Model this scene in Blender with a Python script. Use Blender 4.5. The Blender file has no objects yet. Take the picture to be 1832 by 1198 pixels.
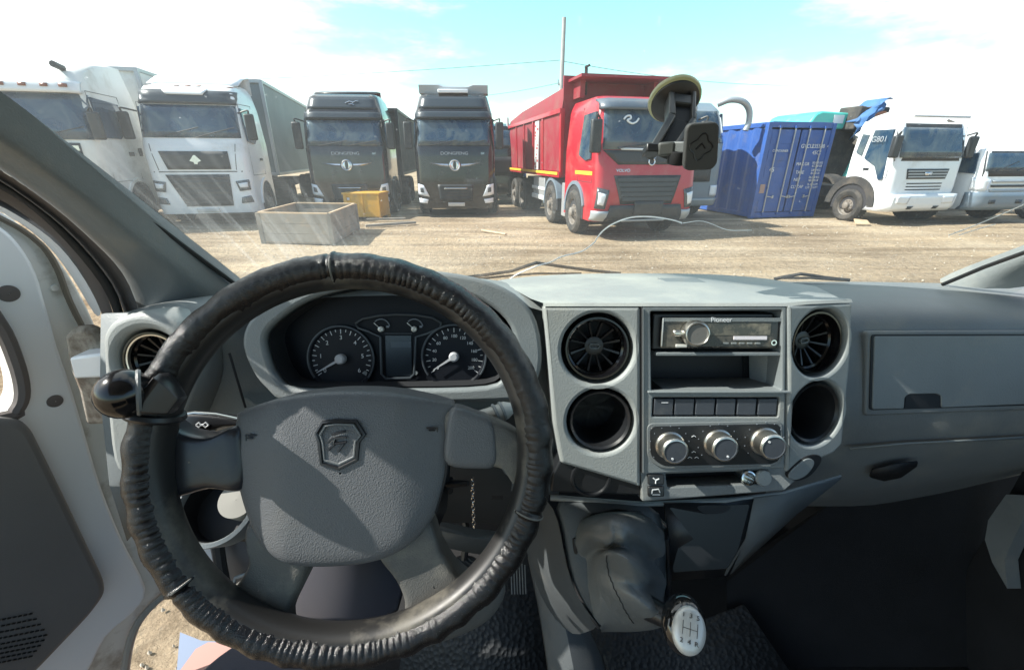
import bpy, bmesh, math, random
from mathutils import Vector, Matrix, Euler, noise
rnd = random.Random(7)
SC = bpy.context.scene
COL = SC.collection
PI = math.pi
# ---------------------------------------------------------------- camera, sky, sun, exposure
CAMH = 1.75
TH = math.atan2(316, 765); CT, ST = math.cos(TH), math.sin(TH)
cd = bpy.data.cameras.new('camera'); cam = bpy.data.objects.new('camera', cd); COL.objects.link(cam)
cd.sensor_width = 36; cd.lens = 36*765/1832; cd.clip_start = .02; cd.clip_end = 2500
cam.location = (0, 0, CAMH); cam.rotation_euler = (PI/2-TH, 0, 0)
SC.camera = cam
SUN = Vector((-.72, -.05, .69)).normalized()
EXPO = 1.0
sl = bpy.data.lights.new('sun', 'SUN'); sl.energy = 5.0; sl.angle = math.radians(.5); sl.color = (1, .95, .87)
so = bpy.data.objects.new('sun', sl); COL.objects.link(so)
so.rotation_euler = (-SUN).to_track_quat('-Z', 'Y').to_euler(); so.location = SUN*40
W = bpy.data.worlds.new('World'); SC.world = W; W.use_nodes = True
nt = W.node_tree; nt.nodes.clear()
def wn(t, **k):
    n = nt.nodes.new(t)
    for a, b in k.items(): setattr(n, a, b)
    return n
sky = wn('ShaderNodeTexSky', sky_type='NISHITA', sun_disc=False)
sky.sun_elevation = math.asin(SUN.z); sky.sun_rotation = math.atan2(SUN.x, SUN.y)
sky.air_density = 1.0; sky.dust_density = 1.2
tc = wn('ShaderNodeTexCoord')
tint = wn('ShaderNodeMix', data_type='RGBA', blend_type='MULTIPLY'); tint.inputs[0].default_value = 1
tint.inputs[7].default_value = (1.0, 1.10, 1.03, 1)
nt.links.new(sky.outputs[0], tint.inputs[6])
mp = wn('ShaderNodeMapping'); mp.inputs['Scale'].default_value = (1.5, 1.5, 5.5)
nt.links.new(tc.outputs['Generated'], mp.inputs[0])
nz = wn('ShaderNodeTexNoise'); nz.inputs['Scale'].default_value = 2.6; nz.inputs['Detail'].default_value = 9; nz.inputs['Roughness'].default_value = .6
nt.links.new(mp.outputs[0], nz.inputs['Vector'])
# clear patch of sky: direction of the blue opening in the clouds
dp = wn('ShaderNodeVectorMath', operation='DOT_PRODUCT'); dp.inputs[1].default_value = Vector((.15, 1.0, .46)).normalized()
nt.links.new(tc.outputs['Generated'], dp.inputs[0])
tm = wn('ShaderNodeMapRange'); tm.inputs[1].default_value = .62; tm.inputs[2].default_value = .93
t2 = wn('ShaderNodeMix', data_type='RGBA', blend_type='MULTIPLY'); t2.inputs[7].default_value = (1.12, 1.42, 1.16, 1)
nt.links.new(dp.outputs['Value'], tm.inputs[0]); nt.links.new(tm.outputs[0], t2.inputs[0]); nt.links.new(tint.outputs[2], t2.inputs[6])
mr = wn('ShaderNodeMapRange'); mr.inputs[1].default_value = .74; mr.inputs[2].default_value = .97; mr.inputs[3].default_value = .34; mr.inputs[4].default_value = -.12
nt.links.new(dp.outputs['Value'], mr.inputs[0])
ad = wn('ShaderNodeMath', operation='ADD'); nt.links.new(nz.outputs[0], ad.inputs[0]); nt.links.new(mr.outputs[0], ad.inputs[1])
dq = wn('ShaderNodeVectorMath', operation='DOT_PRODUCT'); dq.inputs[1].default_value = Vector((-.15, 1.0, -.15)).normalized()
nt.links.new(tc.outputs['Generated'], dq.inputs[0])
mq = wn('ShaderNodeMapRange'); mq.inputs[1].default_value = -.25; mq.inputs[2].default_value = .35; mq.inputs[3].default_value = -.62; mq.inputs[4].default_value = 0
nt.links.new(dq.outputs['Value'], mq.inputs[0])
a2 = wn('ShaderNodeMath', operation='ADD'); nt.links.new(ad.outputs[0], a2.inputs[0]); nt.links.new(mq.outputs[0], a2.inputs[1]); ad = a2
rp = wn('ShaderNodeMapRange', interpolation_type='SMOOTHSTEP'); rp.inputs[1].default_value = .43; rp.inputs[2].default_value = .70
nt.links.new(ad.outputs[0], rp.inputs[0])
mx = wn('ShaderNodeMix', data_type='RGBA'); mx.inputs[7].default_value = (6.3, 6.6, 6.7, 1)
nt.links.new(rp.outputs[0], mx.inputs[0]); nt.links.new(t2.outputs[2], mx.inputs[6])
bg = wn('ShaderNodeBackground'); bg.inputs[1].default_value = .125
wo = wn('ShaderNodeOutputWorld'); nt.links.new(mx.outputs[2], bg.inputs[0]); nt.links.new(bg.outputs[0], wo.inputs[0])
SC.view_settings.view_transform = 'Standard'; SC.view_settings.look = 'None'; SC.view_settings.gamma = 1
SC.view_settings.exposure = EXPO
SC.cycles.transparent_max_bounces = 24; SC.cycles.max_bounces = 10; SC.cycles.diffuse_bounces = 4

# ---------------------------------------------------------------- helpers
def ray(px, py):
    x = (px-916)/765; u = (599-py)/765
    return Vector((x, CT+u*ST, -ST+u*CT))
CAMV = Vector((0, 0, CAMH))
def pY(px, py, Y): r = ray(px, py); return CAMV+r*(Y/r.y)
def pX(px, py, X): r = ray(px, py); return CAMV+r*(X/r.x)
def pG(px, py, z=0.0): r = ray(px, py); return CAMV+r*((z-CAMH)/r.z)
def pPl(px, py, o, n): r = ray(px, py); return CAMV+r*((o-CAMV).dot(n)/r.dot(n))

class Fr:                                   # a plane frame: origin, right, up, normal (towards the viewer)
    def __init__(s, o, yaw=0, tilt=0, roll=0):
        s.o = Vector(o)
        m = Euler((0, 0, math.radians(yaw))).to_matrix() @ Euler((-math.radians(tilt), 0, 0)).to_matrix()
        m = m @ Euler((0, math.radians(roll), 0)).to_matrix()
        s.a = m @ Vector((1, 0, 0)); s.n = m @ Vector((0, -1, 0)); s.b = m @ Vector((0, 0, 1))
    def off(s, d):
        q = Fr.__new__(Fr); q.o = s.o+s.n*d; q.a, q.b, q.n = s.a, s.b, s.n; return q
    def at(s, x, y, z=0): return s.o+s.a*x+s.b*y+s.n*z
    def px(s, px, py):
        p = pPl(px, py, s.o, s.n)-s.o; return (p.dot(s.a), p.dot(s.b))
    def w(s, px, py, d=0):
        return pPl(px, py, s.o, s.n)+s.n*d

class MB:
    def __init__(s): s.v = []; s.f = []; s.m = []
    def add(s, vs, fs, mi=0):
        k = len(s.v); s.v += [Vector(v) for v in vs]; s.f += [tuple(i+k for i in f) for f in fs]; s.m += [mi]*len(fs); return s
    def box(s, c, sz, rot=None, mi=0):
        c = Vector(c); h = Vector(sz)/2; vs = []
        for i in range(8):
            p = Vector(((1 if i & 1 else -1)*h.x, (1 if i & 2 else -1)*h.y, (1 if i & 4 else -1)*h.z))
            vs.append(c+(rot @ p if rot else p))
        return s.add(vs, [(0, 2, 3, 1), (4, 5, 7, 6), (0, 1, 5, 4), (2, 6, 7, 3), (0, 4, 6, 2), (1, 3, 7, 5)], mi)
    def fbox(s, fr, x0, x1, y0, y1, z0, z1, mi=0):
        vs = [fr.at(x, y, z) for z in (z0, z1) for y in (y0, y1) for x in (x0, x1)]
        return s.add(vs, [(0, 2, 3, 1), (4, 5, 7, 6), (0, 1, 5, 4), (2, 6, 7, 3), (0, 4, 6, 2), (1, 3, 7, 5)], mi)
    def tube(s, pts, r, seg=8, mi=0, closed=False, flat=1.0, upv=None):
        pts = [Vector(p) for p in pts]; n = len(pts)
        rs = list(r) if hasattr(r, '__len__') else [r]*n
        rings = []; pu = Vector(upv) if upv else None
        for i, p in enumerate(pts):
            if closed: t = pts[(i+1) % n]-pts[i-1]
            else: t = pts[min(i+1, n-1)]-pts[max(i-1, 0)]
            t.normalize()
            if pu is None: pu = Vector((0, 0, 1)) if abs(t.z) < .9 else Vector((1, 0, 0))
            a = t.cross(pu)
            if a.length < 1e-5: a = t.cross(Vector((.3, 1, .2)))
            a.normalize(); b = a.cross(t).normalized()
            if not upv: pu = b
            rings.append([p+(a*math.cos(2*PI*k/seg)+b*flat*math.sin(2*PI*k/seg))*rs[i] for k in range(seg)])
        k0 = len(s.v); vs = [v for g in rings for v in g]; fs = []
        for i in range(n if closed else n-1):
            for k in range(seg):
                j = (i+1) % n
                fs.append((i*seg+k, i*seg+(k+1) % seg, j*seg+(k+1) % seg, j*seg+k))
        if not closed: fs += [tuple(range(seg-1, -1, -1)), tuple((n-1)*seg+k for k in range(seg))]
        return s.add(vs, fs, mi)
    def lathe(s, prof, o, ax, seg=32, mi=0, cap0=False, cap1=False):
        o = Vector(o); ax = Vector(ax).normalized()
        a = ax.cross(Vector((0, 0, 1)) if abs(ax.z) < .9 else Vector((1, 0, 0))).normalized(); b = ax.cross(a)
        vs = [o+ax*h+(a*math.cos(2*PI*k/seg)+b*math.sin(2*PI*k/seg))*r for r, h in prof for k in range(seg)]
        fs = [(i*seg+k, i*seg+(k+1) % seg, (i+1)*seg+(k+1) % seg, (i+1)*seg+k) for i in range(len(prof)-1) for k in range(seg)]
        if cap0: fs.append(tuple(range(seg-1, -1, -1)))
        if cap1: fs.append(tuple((len(prof)-1)*seg+k for k in range(seg)))
        return s.add(vs, fs, mi)
    def grid(s, rows, mi=0, cu=False, cv=False):
        n = len(rows); m = len(rows[0]); vs = [p for r in rows for p in r]; fs = []
        for i in range(n if cv else n-1):
            for k in range(m if cu else m-1):
                j = (i+1) % n; l = (k+1) % m
                fs.append((i*m+k, i*m+l, j*m+l, j*m+k))
        return s.add(vs, fs, mi)
    def prism(s, poly, vec, mi=0):
        n = len(poly); poly = [Vector(p) for p in poly]; vec = Vector(vec)
        fs = [tuple(range(n)), tuple(range(2*n-1, n-1, -1))]+[(i, i+n, (i+1) % n+n, (i+1) % n) for i in range(n)]
        return s.add(poly+[p+vec for p in poly], fs, mi)
    def build(s, name, mat, parent=None, bevel=0, seg=2, smooth=30, sub=0, solid=0, solid_off=-1):
        me = bpy.data.meshes.new(name); me.from_pydata(s.v, [], s.f); me.validate()
        for m in (mat if isinstance(mat, (list, tuple)) else [mat]): me.materials.append(m)
        if any(s.m) and len(me.polygons) == len(s.m): me.polygons.foreach_set('material_index', s.m)
        bm = bmesh.new(); bm.from_mesh(me); bmesh.ops.recalc_face_normals(bm, faces=bm.faces); bm.to_mesh(me); bm.free()
        return fin(name, me, parent, bevel, seg, smooth, sub, solid, solid_off)
def fin(name, me, parent=None, bevel=0, seg=2, smooth=30, sub=0, solid=0, solid_off=-1):
    if smooth:
        me.polygons.foreach_set('use_smooth', [True]*len(me.polygons)); me.set_sharp_from_angle(angle=math.radians(smooth))
    o = bpy.data.objects.new(name, me); COL.objects.link(o); o.parent = parent
    if solid:
        md = o.modifiers.new('solid', 'SOLIDIFY'); md.thickness = solid; md.offset = solid_off
    if sub:
        md = o.modifiers.new('sub', 'SUBSURF'); md.levels = sub; md.render_levels = sub
    if bevel:
        md = o.modifiers.new('bevel', 'BEVEL'); md.width = bevel; md.segments = seg; md.limit_method = 'ANGLE'; md.angle_limit = math.radians(35)
    return o
def tag(o, label=None, cat=None, group=None, kind=None):
    if label: o['label'] = label
    if cat: o['category'] = cat
    if group: o['group'] = group
    if kind: o['kind'] = kind
    return o
def empty(name, loc=(0, 0, 0), rz=0):
    o = bpy.data.objects.new(name, None); COL.objects.link(o); o.location = loc; o.rotation_euler = (0, 0, rz); o.empty_display_size = .3
    return o
def smooth_loop(pts, n=4):                   # catmull-rom through a closed loop of 2-D or 3-D points
    out = []; k = len(pts); P = [Vector(p) for p in pts]
    for i in range(k):
        a, b, c, d = P[i-1], P[i], P[(i+1) % k], P[(i+2) % k]
        for j in range(n):
            t = j/n
            out.append(.5*((2*b)+(c-a)*t+(2*a-5*b+4*c-d)*t*t+(3*b-a-3*c+d)*t**3))
    return out
def spline(pts, n=6):
    P = [Vector(p) for p in pts]; P = [2*P[0]-P[1]]+P+[2*P[-1]-P[-2]]; out = []
    for i in range(1, len(P)-2):
        a, b, c, d = P[i-1:i+3]
        for j in range(n):
            t = j/n
            out.append(.5*((2*b)+(c-a)*t+(2*a-5*b+4*c-d)*t*t+(3*b-a-3*c+d)*t**3))
    return out+[P[-2]]
def rrect(x0, y0, x1, y1, r, n=5):
    out = []
    for cx, cy, a0 in ((x1-r, y1-r, 0), (x0+r, y1-r, 90), (x0+r, y0+r, 180), (x1-r, y0+r, 270)):
        for i in range(n+1):
            a = math.radians(a0+90*i/n); out.append((cx+r*math.cos(a), cy+r*math.sin(a)))
    return out
def rpoly(pts, r, n=4):                      # polygon with its corners rounded
    out = []; k = len(pts); P = [Vector(p) for p in pts]
    for i in range(k):
        a, b, c = P[i-1], P[i], P[(i+1) % k]
        u = (a-b); v = (c-b); q = min(r, u.length*.45, v.length*.45); p0 = b+u.normalized()*q; p1 = b+v.normalized()*q
        for j in range(n+1):
            t = j/n; out.append(p0*(1-t)**2+b*2*t*(1-t)+p1*t*t)
    return out
def circ(cx, cy, rx, ry=None, n=36):
    ry = ry or rx
    return [(cx+rx*math.cos(2*PI*i/n), cy+ry*math.sin(2*PI*i/n)) for i in range(n)]
def cmesh(name, fr, loops, thick, bevel=0, front=0.0, bres=2):
    cu = bpy.data.curves.new(name, 'CURVE'); cu.dimensions = '2D'; cu.fill_mode = 'BOTH'
    for lp in loops:
        sp = cu.splines.new('POLY'); sp.points.add(len(lp)-1); sp.use_cyclic_u = True
        for i, p in enumerate(lp): sp.points[i].co = (p[0], p[1], 0, 1)
    cu.extrude = max(thick/2-bevel, .0001); cu.bevel_depth = bevel; cu.bevel_resolution = bres; cu.offset = -bevel if bevel else 0
    o = bpy.data.objects.new(name, cu); me = bpy.data.meshes.new_from_object(o)
    bpy.data.objects.remove(o); bpy.data.curves.remove(cu)
    M = Matrix((fr.a, fr.b, fr.n)).transposed().to_4x4(); M.translation = fr.o+fr.n*(front-thick/2)
    me.transform(M); me.materials.clear(); return me
def panel(name, fr, loops, thick, mat, parent=None, bevel=0, front=0.0, px=True, smooth=35):
    # a flat panel with holes; loops are pixel outlines on the plane (px) or plane coordinates
    if px: loops = [[fr.px(*p) for p in lp] for lp in loops]
    me = cmesh(name, fr, loops, thick, bevel, front); me.materials.append(mat)
    return fin(name, me, parent, smooth=smooth)
def text_mesh(s, size, ext=.0005):
    cu = bpy.data.curves.new('lettering', 'FONT'); cu.body = s; cu.size = size; cu.extrude = ext; cu.align_x = 'CENTER'; cu.align_y = 'CENTER'
    o = bpy.data.objects.new('lettering', cu); me = bpy.data.meshes.new_from_object(o)
    bpy.data.objects.remove(o); bpy.data.curves.remove(cu); return me
def text(name, s, size, fr, x, y, mat, parent, z=.001, ext=.0005, rot=0, sx=1.0):
    me = text_mesh(s, size, ext)
    M = Matrix((fr.a, fr.b, fr.n)).transposed().to_4x4(); M.translation = fr.at(x, y, z)
    me.transform(M @ Matrix.Rotation(rot, 4, 'Z') @ Matrix.Diagonal((sx, 1, 1, 1))); me.materials.clear(); me.materials.append(mat)
    return fin(name, me, parent, smooth=0)

# ---------------------------------------------------------------- materials
def mat(name, col, rough=.5, metal=0, nscale=0, nstr=0, var=0, vscale=3, bump=0, bscale=200, spec=.5, coat=0, dirt=None, dscale=6, dlo=.5, dhi=.7, btype='NOISE', bdist=.001):
    m = bpy.data.materials.new(name); m.use_nodes = True; t = m.node_tree; N = t.nodes; L = t.links
    b = N['Principled BSDF']; b.inputs['Base Color'].default_value = (*col, 1); b.inputs['Roughness'].default_value = rough
    b.inputs['Metallic'].default_value = metal; b.inputs['Specular IOR Level'].default_value = spec; b.inputs['Coat Weight'].default_value = coat
    tc = N.new('ShaderNodeTexCoord'); src = None
    if var or dirt:
        rgb = N.new('ShaderNodeRGB'); rgb.outputs[0].default_value = (*col, 1); src = rgb.outputs[0]
    if var:
        n = N.new('ShaderNodeTexNoise'); n.inputs['Scale'].default_value = vscale; n.inputs['Detail'].default_value = 8; L.new(tc.outputs['Object'], n.inputs['Vector'])
        r = N.new('ShaderNodeMapRange'); r.inputs[1].default_value = .3; r.inputs[2].default_value = .7; r.inputs[3].default_value = 1-var; r.inputs[4].default_value = 1+var
        L.new(n.outputs[0], r.inputs[0]); x = N.new('ShaderNodeVectorMath'); x.operation = 'SCALE'; L.new(src, x.inputs[0]); L.new(r.outputs[0], x.inputs['Scale']); src = x.outputs[0]
    if dirt:
        n = N.new('ShaderNodeTexNoise'); n.inputs['Scale'].default_value = dscale; n.inputs['Detail'].default_value = 10; n.inputs['Roughness'].default_value = .65; L.new(tc.outputs['Object'], n.inputs['Vector'])
        r = N.new('ShaderNodeMapRange'); r.inputs[1].default_value = dlo; r.inputs[2].default_value = dhi; L.new(n.outputs[0], r.inputs[0])
        x = N.new('ShaderNodeMix'); x.data_type = 'RGBA'; L.new(r.outputs[0], x.inputs[0]); L.new(src, x.inputs[6]); x.inputs[7].default_value = (*dirt, 1); src = x.outputs[2]
        r2 = N.new('ShaderNodeMapRange'); L.new(r.outputs[0], r2.inputs[0]); r2.inputs[3].default_value = rough; r2.inputs[4].default_value = max(rough, .75); L.new(r2.outputs[0], b.inputs['Roughness'])
    if src: L.new(src, b.inputs['Base Color'])
    if bump:
        if btype == 'NOISE':
            n = N.new('ShaderNodeTexNoise'); n.inputs['Detail'].default_value = 3
        else:
            n = N.new('ShaderNodeTexVoronoi'); n.feature = 'SMOOTH_F1' if btype == 'VS' else 'F1'
        n.inputs['Scale'].default_value = bscale; L.new(tc.outputs['Object'], n.inputs['Vector'])
        u = N.new('ShaderNodeBump'); u.inputs['Strength'].default_value = bump; u.inputs['Distance'].default_value = bdist
        L.new(n.outputs[0], u.inputs['Height']); L.new(u.outputs[0], b.inputs['Normal'])
    return m
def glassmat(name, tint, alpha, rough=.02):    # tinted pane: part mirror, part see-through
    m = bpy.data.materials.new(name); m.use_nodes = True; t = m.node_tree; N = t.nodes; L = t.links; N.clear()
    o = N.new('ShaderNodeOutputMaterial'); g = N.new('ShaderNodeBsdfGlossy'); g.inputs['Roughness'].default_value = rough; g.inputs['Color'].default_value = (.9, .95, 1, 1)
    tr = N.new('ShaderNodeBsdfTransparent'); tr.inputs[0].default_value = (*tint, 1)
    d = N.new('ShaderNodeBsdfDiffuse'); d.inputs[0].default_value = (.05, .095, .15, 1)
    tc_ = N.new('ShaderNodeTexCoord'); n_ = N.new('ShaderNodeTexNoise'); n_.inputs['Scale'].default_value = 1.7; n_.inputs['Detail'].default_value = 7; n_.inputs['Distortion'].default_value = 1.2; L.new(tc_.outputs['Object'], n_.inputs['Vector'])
    r_ = N.new('ShaderNodeValToRGB'); r_.color_ramp.elements[0].position = .42; r_.color_ramp.elements[0].color = (.025, .065, .12, 1); r_.color_ramp.elements[1].position = .68; r_.color_ramp.elements[1].color = (.14, .18, .19, 1)  # reflected blue painted into the diffuse colour, noise blotches towards dusty grey
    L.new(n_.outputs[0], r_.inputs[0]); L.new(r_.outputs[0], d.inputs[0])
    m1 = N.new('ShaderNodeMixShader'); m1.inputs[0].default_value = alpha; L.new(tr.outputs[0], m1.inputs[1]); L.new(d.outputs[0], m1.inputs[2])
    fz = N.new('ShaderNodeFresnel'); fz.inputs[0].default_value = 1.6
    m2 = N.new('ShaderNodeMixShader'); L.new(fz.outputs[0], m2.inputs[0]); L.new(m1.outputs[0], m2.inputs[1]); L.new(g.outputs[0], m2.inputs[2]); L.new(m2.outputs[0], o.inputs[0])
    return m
G = {}
G['grey'] = mat('grey dash plastic', (.215, .235, .238), .48, bump=.5, bscale=430, var=.10, vscale=9, dirt=(.34, .34, .31), dscale=9, dlo=.54, dhi=.85)
G['grey_dk'] = mat('dark grey dash plastic', (.135, .148, .153), .5, bump=.5, bscale=420, var=.10, vscale=8, dirt=(.22, .215, .19), dscale=9, dlo=.52, dhi=.82)
G['grey_mid'] = mat('mid grey trim plastic', (.165, .185, .192), .5, bump=.5, bscale=430, var=.10, vscale=8, dirt=(.25, .245, .22), dscale=11, dlo=.55, dhi=.85)
G['brown'] = mat('brownish grey trim', (.13, .115, .11), .6, bump=.2, bscale=700, var=.08)
G['black'] = mat('black plastic', (.012, .013, .015), .35, bump=.1, bscale=900, var=.1)
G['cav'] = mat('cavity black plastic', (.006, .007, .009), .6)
G['gloss'] = mat('gloss black plastic', (.005, .005, .006), .14, spec=.5, dirt=(.1, .09, .08), dscale=14, dlo=.58, dhi=.95)
G['rubber'] = mat('black rubber', (.014, .014, .014), .75, var=.25, vscale=20)
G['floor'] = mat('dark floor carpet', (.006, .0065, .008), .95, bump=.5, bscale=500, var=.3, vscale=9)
G['mat'] = mat('black rubber mat', (.015, .017, .019), .6, bump=1, bscale=95, btype='V', bdist=.004, var=.2, vscale=5)
G['leather'] = mat('black laced leather', (.004, .004, .005), .19, bump=.6, bscale=900, btype='NOISE', bdist=.0012, spec=.55, dirt=(.05, .05, .045), dscale=520, dlo=.62, dhi=.82)
G['pad'] = mat('grained hub plastic', (.10, .106, .113), .45, bump=.6, bscale=750, btype='VS', bdist=.0008, dirt=(.13, .125, .11), dscale=7, dlo=.55, dhi=.9)
G['worn'] = mat('worn spoke plastic', (.085, .085, .08), .5, bump=.5, bscale=750, btype='VS', bdist=.0008, dirt=(.22, .205, .17), dscale=12, dlo=.48, dhi=.75)
G['rim'] = mat('worn rim plastic', (.016, .016, .016), .42, dirt=(.19, .175, .14), dscale=9, dlo=.52, dhi=.78)
G['grey_sunlit'] = mat('sunlit grey dash plastic', (.265, .283, .278), .48, bump=.5, bscale=430, var=.05, vscale=8, dirt=(.28, .28, .25), dscale=7, dlo=.55, dhi=.85)  # lighter copy of the dash grey, sunlight put into the colour
G['grime'] = mat('grimy hinge metal', (.34, .31, .26), .8, dirt=(.12, .09, .065), dscale=30, dlo=.42, dhi=.62)
G['btn'] = mat('dark blue grey button plastic', (.045, .052, .064), .45, bump=.2, bscale=900, dirt=(.12, .12, .11), dscale=30, dlo=.58, dhi=.9)
G['lower'] = mat('lower console plastic', (.062, .070, .074), .5, bump=.5, bscale=420, var=.1, vscale=8, dirt=(.12, .115, .10), dscale=9, dlo=.52, dhi=.82)
G['chrome'] = mat('chrome', (.75, .75, .74), .16, metal=1, dirt=(.3, .28, .25), dscale=40, dlo=.6, dhi=.9)
G['satin'] = mat('satin metal', (.62, .60, .55), .32, metal=1, var=.1, vscale=30)
G['white'] = mat('white body paint', (.88, .90, .92), .3, coat=.3, dirt=(.44, .40, .32), dscale=4, dlo=.62, dhi=.9)
G['wdirt'] = mat('dirty white paint', (.76, .76, .72), .5, dirt=(.25, .20, .14), dscale=9, dlo=.54, dhi=.74)
G['ivory'] = mat('ivory plastic', (.60, .59, .55), .3, metal=.25, dirt=(.45, .42, .35), dscale=60, dlo=.6, dhi=.9)
G['ink'] = mat('dark ink', (.05, .045, .04), .6)
G['mark'] = mat('pale marking', (.62, .64, .66), .5)
G['dim'] = mat('dim dial marking', (.16, .18, .21), .5)
G['boot'] = mat('worn gaiter leather', (.13, .137, .135), .36, bump=.4, bscale=520, btype='VS', bdist=.0008, var=.12, vscale=14)
# ---------------------------------------------------------------- ground
def ground_mat():
    m = bpy.data.materials.new('dirt yard'); m.use_nodes = True; t = m.node_tree; N = t.nodes; L = t.links; b = N['Principled BSDF']; b.inputs['Roughness'].default_value = .95; b.inputs['Specular IOR Level'].default_value = .15
    tc = N.new('ShaderNodeTexCoord')
    def nz(scale, det=8, mapsc=None, rough=.6):
        n = N.new('ShaderNodeTexNoise'); n.inputs['Scale'].default_value = scale; n.inputs['Detail'].default_value = det; n.inputs['Roughness'].default_value = rough
        if mapsc:
            q = N.new('ShaderNodeMapping'); q.inputs['Scale'].default_value = mapsc; q.inputs['Rotation'].default_value = (0, 0, .08); L.new(tc.outputs['Object'], q.inputs[0]); L.new(q.outputs[0], n.inputs['Vector'])
        else: L.new(tc.outputs['Object'], n.inputs['Vector'])
        return n.outputs[0]
    def ramp(s, stops):
        r = N.new('ShaderNodeValToRGB'); L.new(s, r.inputs[0]); e = r.color_ramp.elements
        e[0].position, e[0].color = stops[0][0], (*stops[0][1], 1); e[1].position, e[1].color = stops[-1][0], (*stops[-1][1], 1)
        for p, c in stops[1:-1]: q = e.new(p); q.color = (*c, 1)
        return r.outputs[0]
    base = ramp(nz(.35, 10), [(.3, (.25, .188, .125)), (.5, (.335, .26, .175)), (.7, (.44, .36, .26))])
    rut = ramp(nz(.8, 8, (.22, 1.7, 1)), [(.36, (.62, .58, .54)), (.5, (1, 1, 1)), (.64, (1.2, 1.18, 1.14))])
    fine = ramp(nz(9, 12, None, .8), [(.32, (.42, .40, .37)), (.5, (1, 1, 1)), (.68, (1.4, 1.38, 1.34))])
    x = N.new('ShaderNodeMix'); x.data_type = 'RGBA'; x.blend_type = 'MULTIPLY'; x.inputs[0].default_value = 1; L.new(base, x.inputs[6]); L.new(rut, x.inputs[7])
    wv = N.new('ShaderNodeTexWave'); wv.bands_direction = 'Y'; wv.inputs['Scale'].default_value = .33; wv.inputs['Distortion'].default_value = 5; wv.inputs['Detail'].default_value = 3; wv.inputs['Detail Scale'].default_value = .35; L.new(tc.outputs['Object'], wv.inputs['Vector'])
    wr = ramp(wv.outputs[0], [(.55, (1, 1, 1)), (.72, (.82, .80, .77)), (.85, (1.05, 1.05, 1.05))])
    xw = N.new('ShaderNodeMix'); xw.data_type = 'RGBA'; xw.blend_type = 'MULTIPLY'; xw.inputs[0].default_value = .75; L.new(x.outputs[2], xw.inputs[6]); L.new(wr, xw.inputs[7]); x = xw
    y = N.new('ShaderNodeMix'); y.data_type = 'RGBA'; y.blend_type = 'MULTIPLY'; y.inputs[0].default_value = .8; L.new(x.outputs[2], y.inputs[6]); L.new(fine, y.inputs[7])
    sp = ramp(nz(26, 6, None, .7), [(.56, (0, 0, 0)), (.64, (1, 1, 1))]); pm_ = ramp(nz(1.1, 5, (.5, 1.2, 1)), [(.45, (.1, .1, .1)), (.62, (.85, .85, .85))])
    k = N.new('ShaderNodeMix'); k.data_type = 'RGBA'; k.blend_type = 'MULTIPLY'; k.inputs[0].default_value = 1; L.new(sp, k.inputs[6]); L.new(pm_, k.inputs[7])
    z = N.new('ShaderNodeMix'); z.data_type = 'RGBA'; L.new(k.outputs[2], z.inputs[0]); L.new(y.outputs[2], z.inputs[6]); z.inputs[7].default_value = (.60, .55, .47, 1); y = z
    L.new(y.outputs[2], b.inputs['Base Color'])
    u = N.new('ShaderNodeBump'); u.inputs['Strength'].default_value = 1; u.inputs['Distance'].default_value = .08; L.new(nz(7, 12, None, .7), u.inputs['Height']); L.new(u.outputs[0], b.inputs['Normal'])
    return m
gm = ground_mat()
mb = MB(); rows = []
ys = [-60, -20, -8, -4]+[-3+.35*i for i in range(62)]+[20, 24, 30, 40, 60, 100, 200, 500, 1200]
xs = [-1200, -400, -150, -60, -35]+[-22+.45*i for i in range(98)]+[24, 35, 60, 150, 400, 1200]
for y in ys:
    rows.append([Vector((x, y, (.035*noise.noise(Vector((x*.5, y*1.1, 0)))+.02*noise.noise(Vector((x*1.7, y*2.3, 5))) if abs(x) < 30 and -4 < y < 25 else 0))) for x in xs])
g = mb.grid(rows).build('ground', gm, smooth=180); tag(g, kind='structure')
# loose stones
mb = MB(); st = random.Random(3)
for i in range(1500):
    if i < 620 or i > 1100: x, y = st.uniform(-9, 12), st.uniform(4.5, 13)
    elif i < 760: x, y = st.uniform(-2.2, -.8), st.uniform(-.3, 1.6)
    else: x, y = st.uniform(-14, 16), st.uniform(9, 16)
    r = st.uniform(.006, .020)*(1.5 if st.random() < .06 else 1)*(.55 if 620 <= i < 760 else 1); a = st.random()*6
    vs = []
    for k in range(6): vs.append((x+r*math.cos(a+k*PI/3)*st.uniform(.7, 1.3), y+r*math.sin(a+k*PI/3)*st.uniform(.6, 1.1), .0))
    vs.append((x, y, r*st.uniform(.4, .9)+.01)); vs = [(v[0], v[1], v[2]+.012) for v in vs]
    mb.add(vs, [(k, (k+1) % 6, 6) for k in range(6)])
tag(mb.build('gravel', mat('pale stones', (.42, .37, .30), .9, var=.3, vscale=2), smooth=0), 'loose pale stones scattered over the dirt yard', 'gravel', kind='stuff')

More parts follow.
